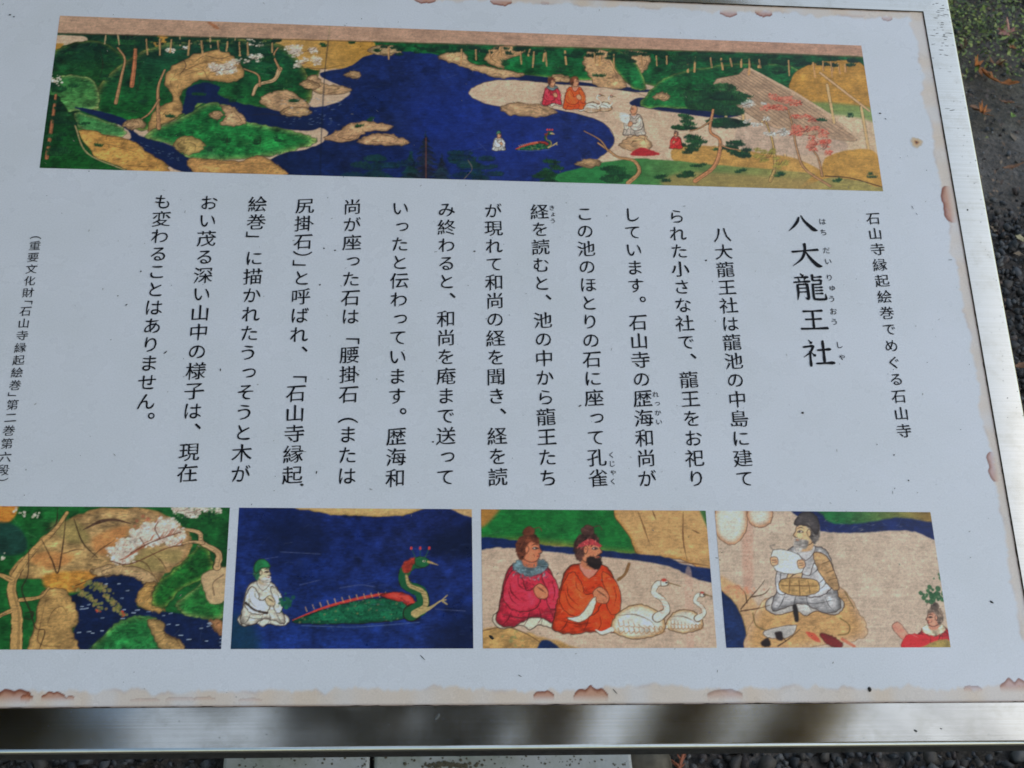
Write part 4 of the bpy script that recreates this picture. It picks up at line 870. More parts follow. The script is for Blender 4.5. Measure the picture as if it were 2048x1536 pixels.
def text_column(name, chars, a, b, em, parent=panel, half=0.55, label=None, extra=()):
    w = [half if ch in HALF else 1.0 for ch in chars]
    if name == 'text_column': w = [1.0] * len(chars); 
    if '）」' in chars and name == 'text_column':
        i = chars.index('）」'); w[i] = 0.5; w[i + 1] = 0.5
    pos = np.cumsum(w) - np.array(w) / 2; t = (pos - pos[0]) / (pos[-1] - pos[0])
    A, B = P([a, b]); items = []
    for ch, k, ww in zip(chars, t, w):
        x, y = A + (B - A) * k
        if ww < 1: y += em * (.24 if ch in '（「' else -.24)
        items.append((ch, x + rng.normal() * em * .004, y, em, em))
    for ruby, pts, e2 in extra:
        q = P(pts); s = np.linspace(0, 1, len(ruby)); px = np.array([np.interp(s, np.linspace(0, 1, len(q)), q[:, 0]), np.interp(s, np.linspace(0, 1, len(q)), q[:, 1])]).T
        items += [(ch, x, y, e2, e2) for ch, (x, y) in zip(ruby, px)]
    v, f = place_chars(items)
    o = mesh_obj(name, v, f, M_INK, parent)
    return tag(o, label)
E1 = 0.0138
COLS = [('八大龍王社は龍池の中島に建て', (1444, 469), (1489, 957), ()),
        ('られた小さな社で、龍王をお祀り', (1353, 433), (1392.6, 957), ()),
        ('しています。石山寺の歴海和尚が', (1263.5, 429.6), (1294.5, 957), (('れっかい', [(1311, 789), (1318, 844)], .0052),)),
        ('この池のほとりの石に座って孔雀', (1169, 427.6), (1196, 956), (('くじゃく', [(1223, 910), (1226, 963)], .0052),)),
        ('経を読むと、池の中から龍王たち', (1079, 423.6), (1096, 956), (('きょう', [(1103.8, 416), (1105.8, 442)], .0050),)),
        ('が現れて和尚の経を聞き、経を読', (986.7, 421.6), (995.8, 954), ()),
        ('み終わると、和尚を庵まで送って', (893.3, 419.6), (891.3, 954), ()),
        ('いったと伝わっています。歴海和', (801, 417), (791, 956), ()),
        ('尚が座った石は「腰掛石（または', (705, 413.7), (694, 952), ()),
        ('尻掛石）」と呼ばれ、「石山寺縁起', (609.7, 411.7), (584.7, 950), ()),
        ('絵巻」に描かれたうっそうと木が', (515, 408.5), (481.4, 948), ()),
        ('おい茂る深い山中の様子は、現在', (418, 405.7), (375.3, 946), ()),
        ('も変わることはありません。', (325.7, 403.8), (288.5, 842), ())]
for chars, a, b, ex in COLS: text_column('text_column', chars, a, b, E1, extra=ex)
text_column('heading_line', '石山寺縁起絵巻でめぐる石山寺', (1746, 437), (1807.5, 862), 0.0112, label='small heading line right of the title')
text_column('caption_line', '（重要文化財「石山寺縁起絵巻」第二巻第六段）', (72, 474), (4, 961), 0.0080, label='small caption at the left edge')

# the large title is brushed stroke by stroke (x, y, width in percent of the square)
BRUSH = {
 '八': [[(42, 82, 5), (36, 62, 8), (22, 38, 7), (2, 14, 1.5)], [(50, 90, 3), (60, 64, 7), (78, 38, 11), (91, 23, 12), (102, 20, 3)]],
 '大': [[(6, 62, 7), (50, 68, 5), (93, 73, 8)], [(50, 97, 8), (49, 70, 7), (36, 35, 6.5), (3, 4, 1.5)], [(50, 66, 3), (64, 38, 8), (82, 14, 11), (91, 7, 11), (102, 6, 2)]],
 '王': [[(14, 84, 7), (50, 86, 5), (85, 89, 8)], [(20, 50, 6), (50, 51.5, 5), (79, 54, 7)], [(1, 10, 7), (50, 12, 6), (99, 15, 9)], [(49, 86, 7), (48, 12, 7)]],
 '社': [[(24, 99, 3), (33, 87, 9)], [(5, 71, 6), (38, 77, 7)], [(38, 76, 7), (26, 52, 5), (3, 32, 1.5)], [(25, 56, 6), (24, -2, 7)], [(28, 52, 3), (41, 38, 8)], [(50, 60, 6), (93, 65, 8)], [(70, 97, 7), (69, 12, 7)], [(42, 9, 6), (101, 13, 9)]],
 '龍': [[(25, 101, 4), (33, 93, 8)], [(5, 85, 5), (49, 89, 7)], [(16, 82, 3), (20, 74, 6)], [(39, 85, 6), (34, 72, 2)], [(1, 67, 5), (53, 72, 7)], [(12, 58, 6), (12, 25, 6), (8, -1, 2)], [(12, 58, 5), (43, 61, 6)], [(43, 61, 7), (43, 6, 7), (33, 8, 2)], [(14, 44, 4), (41, 46, 4)], [(14, 29, 4), (41, 31, 4)],
        [(62, 99, 7), (62, 76, 6)], [(62, 88, 4), (92, 91, 7)], [(62, 75, 5), (89, 78, 6)], [(89, 78, 7), (87, 60, 5)], [(62, 60, 5), (88, 62, 5)], [(61, 62, 6), (60, 12, 6), (66, 3, 7), (92, 3, 7), (99, 7, 6), (98, 24, 2)], [(66, 48, 4), (91, 50, 6)], [(66, 36, 4), (91, 38, 6)], [(66, 24, 4), (91, 26, 6)]]}
def brush_mesh(strokes, cx, cy, ex, ey, z):
    vs_, fs = [], []; n = 0
    for i, st in enumerate(strokes):
        st = np.array(st, float); q = curve(st, 6, False) if len(st) > 2 else np.array([st[0] + (st[-1] - st[0]) * t for t in np.linspace(0, 1, 8)])
        if len(st) == 2: q[:, 2] = np.interp(np.linspace(0, 1, 8), [0, .12, .5, .86, 1], [st[0, 2] * .8, st[0, 2] * 1.05, min(st[0, 2], st[1, 2]) * .86, st[1, 2] * 1.1, st[1, 2] * .75])
        d = np.gradient(q[:, :2], axis=0); d /= np.linalg.norm(d, axis=1, keepdims=True) + 1e-9
        nn = np.stack([-d[:, 1], d[:, 0]], 1); w = np.maximum(q[:, 2:3], .8) * 0.66
        L = q[:, :2] + nn * w; R = q[:, :2] - nn * w
        head = q[0, :2] - d[0] * w[0] * .7 + nn[0] * w[0] * .25; tail = q[-1, :2] + d[-1] * w[-1] * .7 - nn[-1] * w[-1] * .3
        loop = np.vstack([[head], L, [tail], R[::-1]])
        xy = (loop / 100 - .5) * np.array([ex, ey]) + np.array([cx, cy])
        m = len(q); vs_.append(np.column_stack([xy, np.full(len(xy), z + i * 3e-6)]))
        fs.append([n, n + 1, n + 2 * m + 1])
        for k in range(m - 1): fs.append([n + 1 + k, n + 2 + k, n + 2 * m - k, n + 2 * m + 1 - k])
        fs.append([n + m, n + m + 1, n + m + 2]); n += len(xy)
    return np.vstack(vs_), fs
def title():
    A, B = P([(1603.5, 448), (1635.5, 706)]); vs_, fs = [], []; n = 0
    for i, ch in enumerate('八大龍王社'):
        c = A + (B - A) * i / 4; s = {'八': (.0215, .0175), '王': (.0195, .0185), '龍': (.0228, .0205)}.get(ch, (.0220, .0200))
        v, f = brush_mesh(BRUSH[ch], c[0], c[1], s[0], s[1], 0.00028); vs_.append(v); fs += [[k + n for k in q] for q in f]; n += len(v)
    o = mesh_obj('title_text', np.vstack(vs_), fs, M_INK, panel); tag(o, 'title in five large black brush characters')
    items = []
    for ch, u, v in (('は', 1644.7, 443.5), ('ち', 1646.7, 465), ('だ', 1652.6, 501), ('い', 1656, 523), ('り', 1658.6, 555.4), ('ゅ', 1662.6, 576.5), ('う', 1663.4, 598), ('お', 1666.5, 623), ('う', 1668.5, 644), ('し', 1678.4, 690), ('ゃ', 1682.4, 714.6)):
        x, y = P([(u, v)])[0]; items.append((ch, x, y, .0062, .0062))
    v, f = place_chars(items); tag(mesh_obj('ruby_text', v, f, M_INK, panel), 'tiny reading aid beside the title')
title()

# rust ring round the old nail hole
def nail():
    cx, cy = P([(1833, 285)])[0]; vs_, fs, cs = [], [], []
    rad = [0, .0005, .0009, .0016, .0026, .0036, .0044, .005]; white = np.array([.735, .745, .755])
    cl = [albedo((40, 26, 16)), albedo((60, 34, 16)), albedo((128, 84, 44)), albedo((160, 128, 84)), albedo((176, 160, 130)), albedo((168, 156, 134)), albedo((172, 172, 168)), white]
    for r, c in zip(rad, cl):
        for k in range(28):
            a = k / 28 * 2 * math.pi; q = r * (1 + .12 * math.sin(3 * a + 1) + .06 * math.sin(7 * a)); vs_.append((cx + q * math.cos(a), cy + q * math.sin(a), .00012)); cs.append(c)
    for i in range(len(rad) - 1):
        for k in range(28): fs.append([i * 28 + k, (i + 1) * 28 + k, (i + 1) * 28 + (k + 1) % 28, i * 28 + (k + 1) % 28])
    o = mesh_obj('rusty_hole', vs_, fs[28:] + [list(range(28, 56))], M_BOARD, panel, col=np.array(cs)); tag(o, 'small brown ringed nail hole near the right edge')
nail()

# grit, needles and hairs stuck on the board
def specks(items, name, mat, parent, z):
    vs_, fs = [], []; n = 0
    for x, y, l, w, a in items:
        d = np.array([math.cos(a), math.sin(a)]); e = np.array([-d[1], d[0]]); k = 7
        ring = [np.array([x, y]) + d * l * math.cos(t) * rng.uniform(.8, 1.15) + e * w * math.sin(t) * rng.uniform(.8, 1.2) for t in np.linspace(0, 2 * math.pi, k, endpoint=False)]
        top = np.array([x, y])
        vs_ += [(*p, z) for p in ring] + [(*top, z + min(l, w) * .6)]
        fs += [[n + i, n + (i + 1) % k, n + k] for i in range(k)]; n += k + 1
    o = mesh_obj(name, vs_, fs, mat, parent); o['kind'] = 'stuff'; return o
def px_speck(u, v, l, w, deg):
    x, y = P([(u, v)])[0]; s = .000365; return (x, y, l * s / 2, w * s / 2, math.radians(deg))
big = [px_speck(1983, 1204, 8, 3.4, -40), px_speck(1739, 1379, 7, 10, 0), px_speck(983, 1275, 12, 5, -45), px_speck(633, 945, 6, 2, 80), px_speck(1230, 1383, 12, 1.3, -50), px_speck(1825, 415, 10, 1.2, -70), px_speck(1833, 428, 7, 1.0, -60),
       px_speck(1412, 521, 5, 3, 20), px_speck(1605, 826, 5, 5, 0), px_speck(331, 705, 9, 2.5, 45), px_speck(441, 740, 6, 2, 90), px_speck(648, 497, 4, 3, 0), px_speck(670, 501, 4, 3, 0), px_speck(640, 570, 4, 3, 0), px_speck(949, 503, 5, 3, 10), px_speck(1160, 812, 6, 3, 30), px_speck(866, 884, 4, 3, 0), px_speck(253, 610, 5, 2.4, 40), px_speck(236, 592, 3, 2, 0), px_speck(282, 543, 3, 3, 0), px_speck(1760, 227, 6, 3, -10), px_speck(1771, 238, 5, 2, -30), px_speck(604, 970, 7, 5, -20), px_speck(1788, 910, 3, 3, 0), px_speck(1817, 961, 3, 3, 0), px_speck(1900, 520, 10, 1.2, 6), px_speck(20, 30, 5, 4, 0), px_speck(28, 34, 4, 3, 20), px_speck(845, 1315, 14, 1.2, -45), px_speck(1040, 1352, 9, 1.2, -30)]
big += [(rng.uniform(BX0 + .03, BX1 - .006), rng.uniform(BY0 + .006, BY1 - .01), rng.uniform(.0002, .0005), rng.uniform(.00015, .0003), rng.uniform(0, 3)) for _ in range(170)]
specks(big, 'dirt_specks', M_SPECK, panel, 0.0003)
specks([(rng.uniform(BX0 + .03, BX1 - .01), rng.uniform(BY0 + .008, BY1 - .01), rng.uniform(.0003, .0013), rng.uniform(.00012, .00025), rng.uniform(0, 3)) for _ in range(130)], 'pale_dust', M_SPECK2, panel, 0.0003)

# ---- the steel frame: one folded profile mitred round the board
WB, WS = 0.0319 * EYE, 0.0277 * EYE
def make_frame():
    prof = [(0, -0.004), (0, 0.0012), (0.02, 0.0017)]
    R = 0.0034
    prof_n = 6
    bm = bmesh.new(); uvl = bm.loops.layers.uv.new('UVMap')
    corners = [((BX0, BY0), (-1, -1)), ((BX1, BY0), (1, -1)), ((BX1, BY1), (1, 1)), ((BX0, BY1), (-1, 1))]
    def ring(i, off, z):
        (x, y), (sx, sy) = corners[i]; return (x + sx * off * WS, y + sy * off * WB, z)
    steps = [(0.0, -0.004), (0.0, 0.0004), (0.012, 0.0010)]
    for k in range(prof_n + 1):
        a = k / prof_n * math.pi / 2; steps.append((1 - (R / 0.025) * (1 - math.sin(a)), 0.0010 - R * (1 - math.cos(a))))
    steps += [(1.0, -0.020), (0.93, -0.020)]
    for i in range(4):
        j = (i + 1) % 4; rows = []
        for off, z in steps: rows.append((bm.verts.new(ring(i, off, z)), bm.verts.new(ring(j, off, z))))
        d = 0
        for k in range(len(rows) - 1):
            (a, b), (c, e) = rows[k], rows[k + 1]
            f = bm.faces.new((a, c, e, b)) ; f.smooth = (k > 2)
            horiz = i in (0, 2)
            for l in f.loops:
                co = l.vert.co; l[uvl].uv = (co.x, co.y - co.z)
    bm.normal_update()
    me = bpy.data.meshes.new('frame'); bm.to_mesh(me); bm.free()
    me.set_sharp_from_angle(angle=math.radians(40)); me.materials.append(M_STEEL)
    o = bpy.data.objects.new('frame', me); COL.objects.link(o); o.parent = sign
    return o
frame = make_frame()
def seam():
    vs_, fs = [], []; n = 0
    cs = [(BX0, BY0), (BX1, BY0), (BX1, BY1), (BX0, BY1)]
    for i in range(4):
        a, b = np.array(cs[i]), np.array(cs[(i + 1) % 4]); L = np.linalg.norm(b - a); d = (b - a) / L; nn = np.array([-d[1], d[0]])
        t = np.arange(0, L, .0012); w = .00030 + .00012 * noise1(t, .006, 90 + i) + .00012 * noise1(t, .002, 95 + i); w = np.clip(w, .00012, .0008)
        for k, (tt, ww) in enumerate(zip(t, w)):
            p = a + d * tt; vs_ += [(*(p - nn * .0001), .0009), (*(p + nn * ww), .0003)]
            if k: fs.append([n + 2 * k - 2, n + 2 * k, n + 2 * k + 1, n + 2 * k - 1])
        n += 2 * len(t)
    return mesh_obj('dirt_seam', vs_, fs, M_SEAM, frame)
seam()
fs_items = [px_speck(875, 1434, 14, 6, 55), px_speck(1830, 1462, 7, 4, -30), px_speck(1881, 1458, 5, 2, -30), px_speck(1934, 421, 4, 4, 0)]
for _ in range(46):
    fs_items.append(px_speck(rng.uniform(1864, 1906), abs(rng.normal(0, 75)) + 6, rng.uniform(3, 16), rng.uniform(.5, 1.5), rng.uniform(-12, 14)))
for _ in range(90):
    if rng.random() < .5: u, v = rng.uniform(0, 2048), rng.uniform(1424, 1484)
    else: v = rng.uniform(100, 900); u = 1860 + v * .174 + rng.uniform(6, 40)
    fs_items.append(px_speck(u, v, rng.uniform(1, 3.5), rng.uniform(.6, 1.6), rng.uniform(0, 180)))
specks(fs_items, 'grime_streaks', flat_mat('grey_grime', (.10, .10, .09), .8), frame, 0.00112)
# the back sheet and the two posts that carry the board
bx = box_geo(BX0 - WS * .9, BX1 + WS * .9, BY0 - WB * .9, BY1 + WB * .9, -0.0195, -0.0175); bm_obj('back_sheet', bx, M_POST, sign)

# ------------------------------------------------------------------ the footing under the board
def conc():
    m, n, l, b = new_mat('weathered_concrete')
    t = noise_node(n, l, 9, 6, .65); r = ramp(n, l, t.outputs['Fac'], [(.32, (.17, .18, .12)), (.55, (.30, .30, .26)), (.75, (.36, .36, .34))])
    s = noise_node(n, l, 240, 2); rs = ramp(n, l, s.outputs['Fac'], [(.24, (.3, .27, .22)), (.33, (1, 1, 1))])
    x = mul(n, l, r.outputs[0], rs.outputs[0]); l.new(x.outputs[0], b.inputs['Base Color']); b.inputs['Roughness'].default_value = .9
    bump(n, l, s.outputs['Fac'], b, .3, .002); return m
M_CONC = conc()
ZT = 0.045
def block(u0, u1, depth, label):
    a, b = G(u0, 1530, ZT), G(u1, 1530, ZT); y0, y1 = a[1] - .10, a[1] + depth
    o = empty('concrete_block', ((a[0] + b[0]) / 2, (y0 + y1) / 2, 0)); w = b[0] - a[0]
    bm = box_geo(-w / 2, w / 2, -(y1 - y0) / 2, (y1 - y0) / 2, -.05, ZT, .004)
    me = bpy.data.meshes.new('concrete_block'); bm.to_mesh(me); bm.free(); me.materials.append(M_CONC)
    bpy.data.objects.remove(o); o = bpy.data.objects.new('concrete_block', me); COL.objects.link(o); o.location = ((a[0] + b[0]) / 2, (y0 + y1) / 2, 0)
    return tag(o, label, 'concrete block', 'concrete footing blocks under the board'), (y0, y1)
blkA, yA = block(446, 739, .34, 'narrow pale concrete block under the board, left of the dark joint')
blkB, yB = block(748, 1265, .34, 'wide stained concrete block under the board, right of the dark joint')
def post(xw, yw):
    loc = Matrix.Translation(T_BOARD) @ Matrix.Rotation(TILT, 4, 'X')
    inv = loc.inverted()
    # where the post meets the back sheet
    yl = (yw - 0) / math.cos(TILT); zt = BASE_Z + yl * math.sin(TILT) - .035
    bm = box_geo(-.02, .02, -.02, .02, ZT, zt, .003)
    o = bm_obj('post', bm, M_POST); o.parent = sign; o.matrix_parent_inverse = loc.inverted(); o.location = (xw, yw, 0)
    b2 = box_geo(-.034, .034, -.030, .05, ZT, ZT + .006, .001); q = bm_obj('foot_plate', b2, M_POST, o)
PY = G(700, 1492, ZT)[1] + .034
post(blkA.location.x, PY); post(blkB.location.x + .03, PY)
# dead moss and crumbs on the wide block
def crumbs():
    vs_, fs = [], []; n = 0
    for k in range(190):
        if k < 110: u, v = rng.normal(895, 27), rng.normal(1530, 2.6)
        else: u, v = rng.uniform(460, 1250), rng.uniform(1512, 1536)
        p = G(u, v, ZT) ; r = rng.uniform(.0008, .0028) if k < 110 else rng.uniform(.0006, .0016)
        ic = bmesh.new(); bmesh.ops.create_icosphere(ic, subdivisions=1, radius=r)
        for q in ic.verts: vs_.append((p[0] + q.co.x * rng.uniform(.7, 1.6), p[1] + q.co.y * rng.uniform(.7, 1.5), ZT + r * .2 + q.co.z * .45))
        fs += [[n + q.index for q in f.verts] for f in ic.faces]; n += len(ic.verts); ic.free()
    tag(mesh_obj('plant_litter', vs_, fs, flat_mat('litter', (.07, .06, .035), .9)), 'dark crumbs of dead moss on the concrete block', 'litter', kind='stuff')
crumbs()

# ------------------------------------------------------------------ the ground
g_moss = G(1975, 118)[1]; g_gravel = G(1985, 300)[1]
def ground():
    xs = np.concatenate([-np.geomspace(60, 1.6, 26), np.arange(-1.55, 2.6, .025), np.geomspace(2.65, 60, 26)])
    ys = np.concatenate([-np.geomspace(60, .9, 26), np.arange(-.85, 4.2, .025), np.geomspace(4.25, 60, 26)])
    X, Y = np.meshgrid(xs, ys); Z = np.zeros_like(X)
    n = vnoise(len(ys), len(xs), 14, 14, 3); Z = n * .006 - .006
    far = np.clip((np.hypot(X, Y) - 5) / 4, 0, 1); Z = Z * (1 - far) - .01 * far
    m, nn, l, b = new_mat('damp_soil')
    t = noise_node(nn, l, 7, 8, .7); r = ramp(nn, l, t.outputs['Fac'], [(.3, (.06, .05, .04)), (.5, (.125, .108, .09)), (.7, (.22, .195, .17))])
    t2 = noise_node(nn, l, 90, 4, .7); r2 = ramp(nn, l, t2.outputs['Fac'], [(.3, (.5, .5, .5)), (.65, (1.15, 1.12, 1.08))])
    t3 = noise_node(nn, l, 2.2, 4, .6); r3 = ramp(nn, l, t3.outputs['Fac'], [(.45, (1, 1, 1)), (.66, (.88, .9, .74))])
    x = mul(nn, l, r.outputs[0], r2.outputs[0]); x = mul(nn, l, x.outputs[0], r3.outputs[0]); l.new(x.outputs[0], b.inputs['Base Color'])
    b.inputs['Roughness'].default_value = .75; b.inputs['Specular IOR Level'].default_value = .35
    bump(nn, l, t2.outputs['Fac'], b, 1.0, .012)
    o = mesh_obj('ground', np.stack([X.ravel(), Y.ravel(), Z.ravel()], 1), grid_faces(len(xs), len(ys)), m, smooth=True); o['kind'] = 'structure'
ground()

def rock_mat(name, stops, scale=60):
    m, n, l, b = new_mat(name); a = n.new('ShaderNodeVertexColor'); a.layer_name = 'Col'
    t = noise_node(n, l, scale, 5, .7); r = ramp(n, l, t.outputs['Fac'], stops); x = mul(n, l, a.outputs[0], r.outputs[0]); l.new(x.outputs[0], b.inputs['Base Color'])
    b.inputs['Roughness'].default_value = .62; b.inputs['Specular IOR Level'].default_value = .4; bump(n, l, t.outputs['Fac'], b, .5, .003); return m
M_ROCK = rock_mat('crushed_stone', [(.3, (.6, .6, .6)), (.7, (1.25, 1.25, 1.25))], 110)
def stones(pts, sizes, cols, name, label, cat):
    base = bmesh.new(); bmesh.ops.create_icosphere(base, subdivisions=1, radius=1)
    V0 = np.array([v.co[:] for v in base.verts]); F0 = np.array([[v.index for v in f.verts] for f in base.faces]); base.free()
    n = len(pts); k = len(V0)
    proto = []
    for _ in range(30):
        v = V0.copy()
        for _ in range(18):                                 # chip flat facets off
            d = rng.standard_normal(3); d /= np.linalg.norm(d); h = rng.uniform(.32, .72); s = v @ d; v = np.where((s > h)[:, None], v - np.outer(s - h, d), v)
        proto.append(v * (1 + .05 * rng.standard_normal((k, 1))))
    proto = np.array(proto)
    v = proto[rng.integers(0, 30, n)] * (sizes[:, None] * rng.uniform(.6, 1.25, (n, 3)))[:, None, :]
    q = rng.standard_normal((n, 4)); q /= np.linalg.norm(q, axis=1, keepdims=True); w, x, y, z = q.T
    Rm = np.stack([1 - 2 * (y * y + z * z), 2 * (x * y - z * w), 2 * (x * z + y * w), 2 * (x * y + z * w), 1 - 2 * (x * x + z * z), 2 * (y * z - x * w), 2 * (x * z - y * w), 2 * (y * z + x * w), 1 - 2 * (x * x + y * y)], 1).reshape(n, 3, 3)
    v = np.einsum('nij,nkj->nki', Rm, v) + pts[:, None, :]
    f = (F0[None] + (np.arange(n) * k)[:, None, None]).reshape(-1, 3)
    return tag(mesh_obj(name, v.reshape(-1, 3), f, M_ROCK, col=np.repeat(cols, k, 0)), label, cat, kind='stuff')
def gravel():
    pts, sz, cl = [], [], []
    pal = np.array([(.045, .045, .045), (.03, .03, .03), (.065, .065, .064), (.09, .09, .09), (.06, .05, .04), (.13, .125, .115), (.06, .042, .034)])
    x0, x1, y0, y1 = -1.25, 2.2, -.55, g_gravel + .25
    s = .0112; bxa, bxb = G(446, 1530, ZT)[0] - .008, G(1265, 1530, ZT)[0] + .008
    for yy in np.arange(y0, y1, s):
        for xx in np.arange(x0, x1, s):
            x, y = xx + rng.normal() * .005, yy + rng.normal() * .005
            lim = g_gravel + .10 * math.sin(x * 3.1) + .06 * math.sin(x * 9 + 1) - .02
            d = (lim - y) / .12
            if d < 1 and rng.random() > max(0, d): continue
            if bxa < x < bxb and yA[0] - .006 < y < yA[1] + .006: continue
            r = rng.lognormal(math.log(.0092), .30); pts.append((x, y, r * rng.uniform(.1, .8))); sz.append(r)
            cl.append(pal[rng.integers(len(pal))] * rng.uniform(.5, 1.0))
    stones(np.array(pts), np.array(sz), np.array(cl), 'gravel', 'dark grey crushed stone gravel around the board', 'gravel')
    pts, sz, cl = [], [], []
    for _ in range(9000):
        x, y = rng.uniform(-2.4, 2.4), rng.uniform(g_gravel - .1, g_moss + .5); r = rng.lognormal(math.log(.0036), .5); pts.append((x, y, 0)); sz.append(r); cl.append(pal[rng.integers(len(pal))] * rng.uniform(.9, 1.7))
    stones(np.array(pts), np.array(sz), np.array(cl), 'pebbles', 'small loose pebbles pressed into the bare soil', 'pebbles')
gravel()

def leafy(name, n, region, size, cols, label, cat, zr=(0, .03), tilt=.9):
    m, nn, l, b = new_mat(name + '_leaf'); a = nn.new('ShaderNodeVertexColor'); a.layer_name = 'Col'; l.new(a.outputs[0], b.inputs['Base Color']); b.inputs['Roughness'].default_value = .5
    b.inputs['Specular IOR Level'].default_value = .4
    p = region(n); n = len(p); r = rng.lognormal(math.log(size), .35, n)
    a0 = rng.uniform(0, 6.283, n); t = rng.normal(0, tilt * .5, n); t2 = rng.normal(0, tilt * .5, n)
    ux = np.stack([np.cos(a0), np.sin(a0), t], 1); uy = np.stack([-np.sin(a0), np.cos(a0), t2], 1)
    p = np.column_stack([p, rng.uniform(zr[0], zr[1], n)])
    tip = np.stack([np.zeros(n), np.zeros(n), r * .2], 1)
    v = np.stack([p - ux * r[:, None], p - uy * r[:, None] * .55 + tip, p + ux * r[:, None], p + uy * r[:, None] * .55 + tip], 1).reshape(-1, 3)
    f = np.arange(n * 4).reshape(-1, 4); c = np.asarray(cols)[rng.integers(len(cols), size=n)] * rng.uniform(.6, 1.3, (n, 1))
    return tag(mesh_obj(name, v, f, m, col=np.repeat(c, 4, 0)), label, cat, kind='stuff')
def reg_moss(n):
    q = np.stack([rng.uniform(-2.6, 3.0, n), rng.uniform(g_moss - .35, g_moss + 1.7, n)], 1)
    lim = g_moss + .08 * np.sin(q[:, 0] * 4) + .04 * np.sin(q[:, 0] * 11)
    d = (q[:, 1] - lim) / .22; cl = .5 + .5 * np.sin(q[:, 0] * 17 + 2 * np.sin(q[:, 1] * 13)) * np.sin(q[:, 1] * 19)
    return q[(rng.random(n) < np.clip(d + .35, .01, 1)) & (rng.random(n) < .35 + .65 * cl)]
leafy('moss_cover', 520000, reg_moss, .0040, [(.17, .22, .035), (.08, .13, .02), (.26, .30, .07), (.05, .08, .02), (.10, .11, .03)], 'low yellowish green ground cover behind the bare soil', 'ground cover', (.0, .028))
def reg_soil(n): return np.stack([rng.uniform(-2.6, 2.6, n), rng.uniform(g_gravel - .5, g_moss + .6, n)], 1)
leafy('leaf_litter', 24000, reg_soil, .0042, [(.10, .06, .03), (.16, .09, .045), (.07, .045, .03), (.20, .14, .08), (.05, .04, .03)], 'scattered scraps of brown leaves on the soil', 'leaf litter', (.0, .008), .6)

# single fallen leaves one can pick out
def leaf_mat(name, c): return flat_mat(name, c, .55, .3, .35, 60)
def maple(u, v, r, rot, mat, label, lobes=5, curl=.5, z=.012):
    p = G(u, v, z); bm = bmesh.new(); cen = bm.verts.new((0, 0, 0)); ring = []
    for k in range(lobes * 2 + 2):
        t = k / (lobes * 2 + 1); a = -2.5 + 5.0 * t; L = (1.0 if k % 2 else .55) * rng.uniform(.75, 1.15) * (1 - .25 * abs(t - .5) * 2)
        x, y = math.sin(a) * L * r, math.cos(a) * L * r; ring.append(bm.verts.new((x, y, curl * r * (L ** 2) * rng.uniform(.1, 1.5))))
    for k in range(len(ring) - 1): bm.faces.new((cen, ring[k + 1], ring[k]))
    s0 = [bm.verts.new((.03 * r, -.05 * r, .0)), bm.verts.new((-.03 * r, -.05 * r, 0)), bm.verts.new((.0, -1.0 * r, .25 * r))]; bm.faces.new(s0)
    o = bm_obj('fallen_leaf', bm, mat); o.location = p; o.rotation_euler = (rng.normal(0, .2), rng.normal(0, .2), rot)
    sol = o.modifiers.new('thickness', 'SOLIDIFY'); sol.thickness = .0004
    return tag(o, label, 'leaf', 'fallen leaves on the ground')
def curled(u, v, l, w, rot, mat, label, z=.010):
    p = G(u, v, z); bm = bmesh.new(); n = 9; rows = []
    for i in range(n):
        t = i / (n - 1); ww = w * math.sin(math.pi * (.06 + .9 * t)) * (1 + .2 * rng.normal()); x = (t - .5) * l
        rows.append([bm.verts.new((x, s * ww / 2, abs(s) ** 1.5 * ww * .45 + .12 * l * (2 * t - 1) ** 2 + rng.normal() * .0008)) for s in (-1, -.5, 0, .5, 1)])
    for i in range(n - 1):
        for k in range(4): bm.faces.new((rows[i][k], rows[i + 1][k], rows[i + 1][k + 1], rows[i][k + 1]))
    o = bm_obj('fallen_leaf', bm, mat, smooth=True); o.location = p; o.rotation_euler = (rng.normal(0, .15), rng.normal(0, .15), rot)
    sol = o.modifiers.new('thickness', 'SOLIDIFY'); sol.thickness = .0004
    return tag(o, label, 'leaf', 'fallen leaves on the ground')
L_OR = leaf_mat('orange_leaf', (.33, .12, .03)); L_PK = leaf_mat('pink_leaf', (.42, .20, .15)); L_BR = leaf_mat('brown_leaf', (.17, .08, .035)); L_YL = leaf_mat('yellow_leaf', (.34, .27, .10))
maple(2017, 66, .030, .6, L_PK, 'pinkish star shaped maple leaf lying on the green ground cover')
maple(1957, 136, .034, 2.0, L_OR, 'largest orange leaf on the soil, crumpled, just right of the frame', 5, .6)
curled(1978, 156, .050, .016, -.9, L_OR, 'narrow curled orange leaf touching the lower end of the crumpled one')
maple(2026, 96, .016, .3, L_OR, 'small orange leaf at the edge of the green ground cover')
curled(1927, 92, .05, .016, 1.2, L_BR, 'dark brown curled leaf close to the frame near the green ground cover')
curled(2018, 168, .040, .012, -.2, L_OR, 'thin reddish leaf lying flat on the bare soil near the right border')
maple(1990, 128, .024, 3.3, L_BR, 'brown crumpled leaf between the orange leaf and the green ground cover', 5, .7)
curled(1958, 222, .055, .015, .15, L_BR, 'brown leaf beside the frame halfway down the bare soil')
maple(1966, 226, .022, 1.2, L_OR, 'small ochre leaf on top of a brown one beside the frame', 5, .8, .02)
curled(2005, 124, .026, .014, .6, L_YL, 'pale yellowish leaf on the soil below the green ground cover')
curled(2013, 206, .030, .010, -.1, L_BR, 'thin brown leaf alone on the dark soil above the gravel')
curled(2024, 232, .014, .010, .9, leaf_mat('green_leaf', (.16, .26, .05)), 'tiny bright green leaf on the dark soil')
curled(2024, 335, .050, .008, .35, L_BR, 'reddish dry leaf stalk lying across the upper gravel', .022)
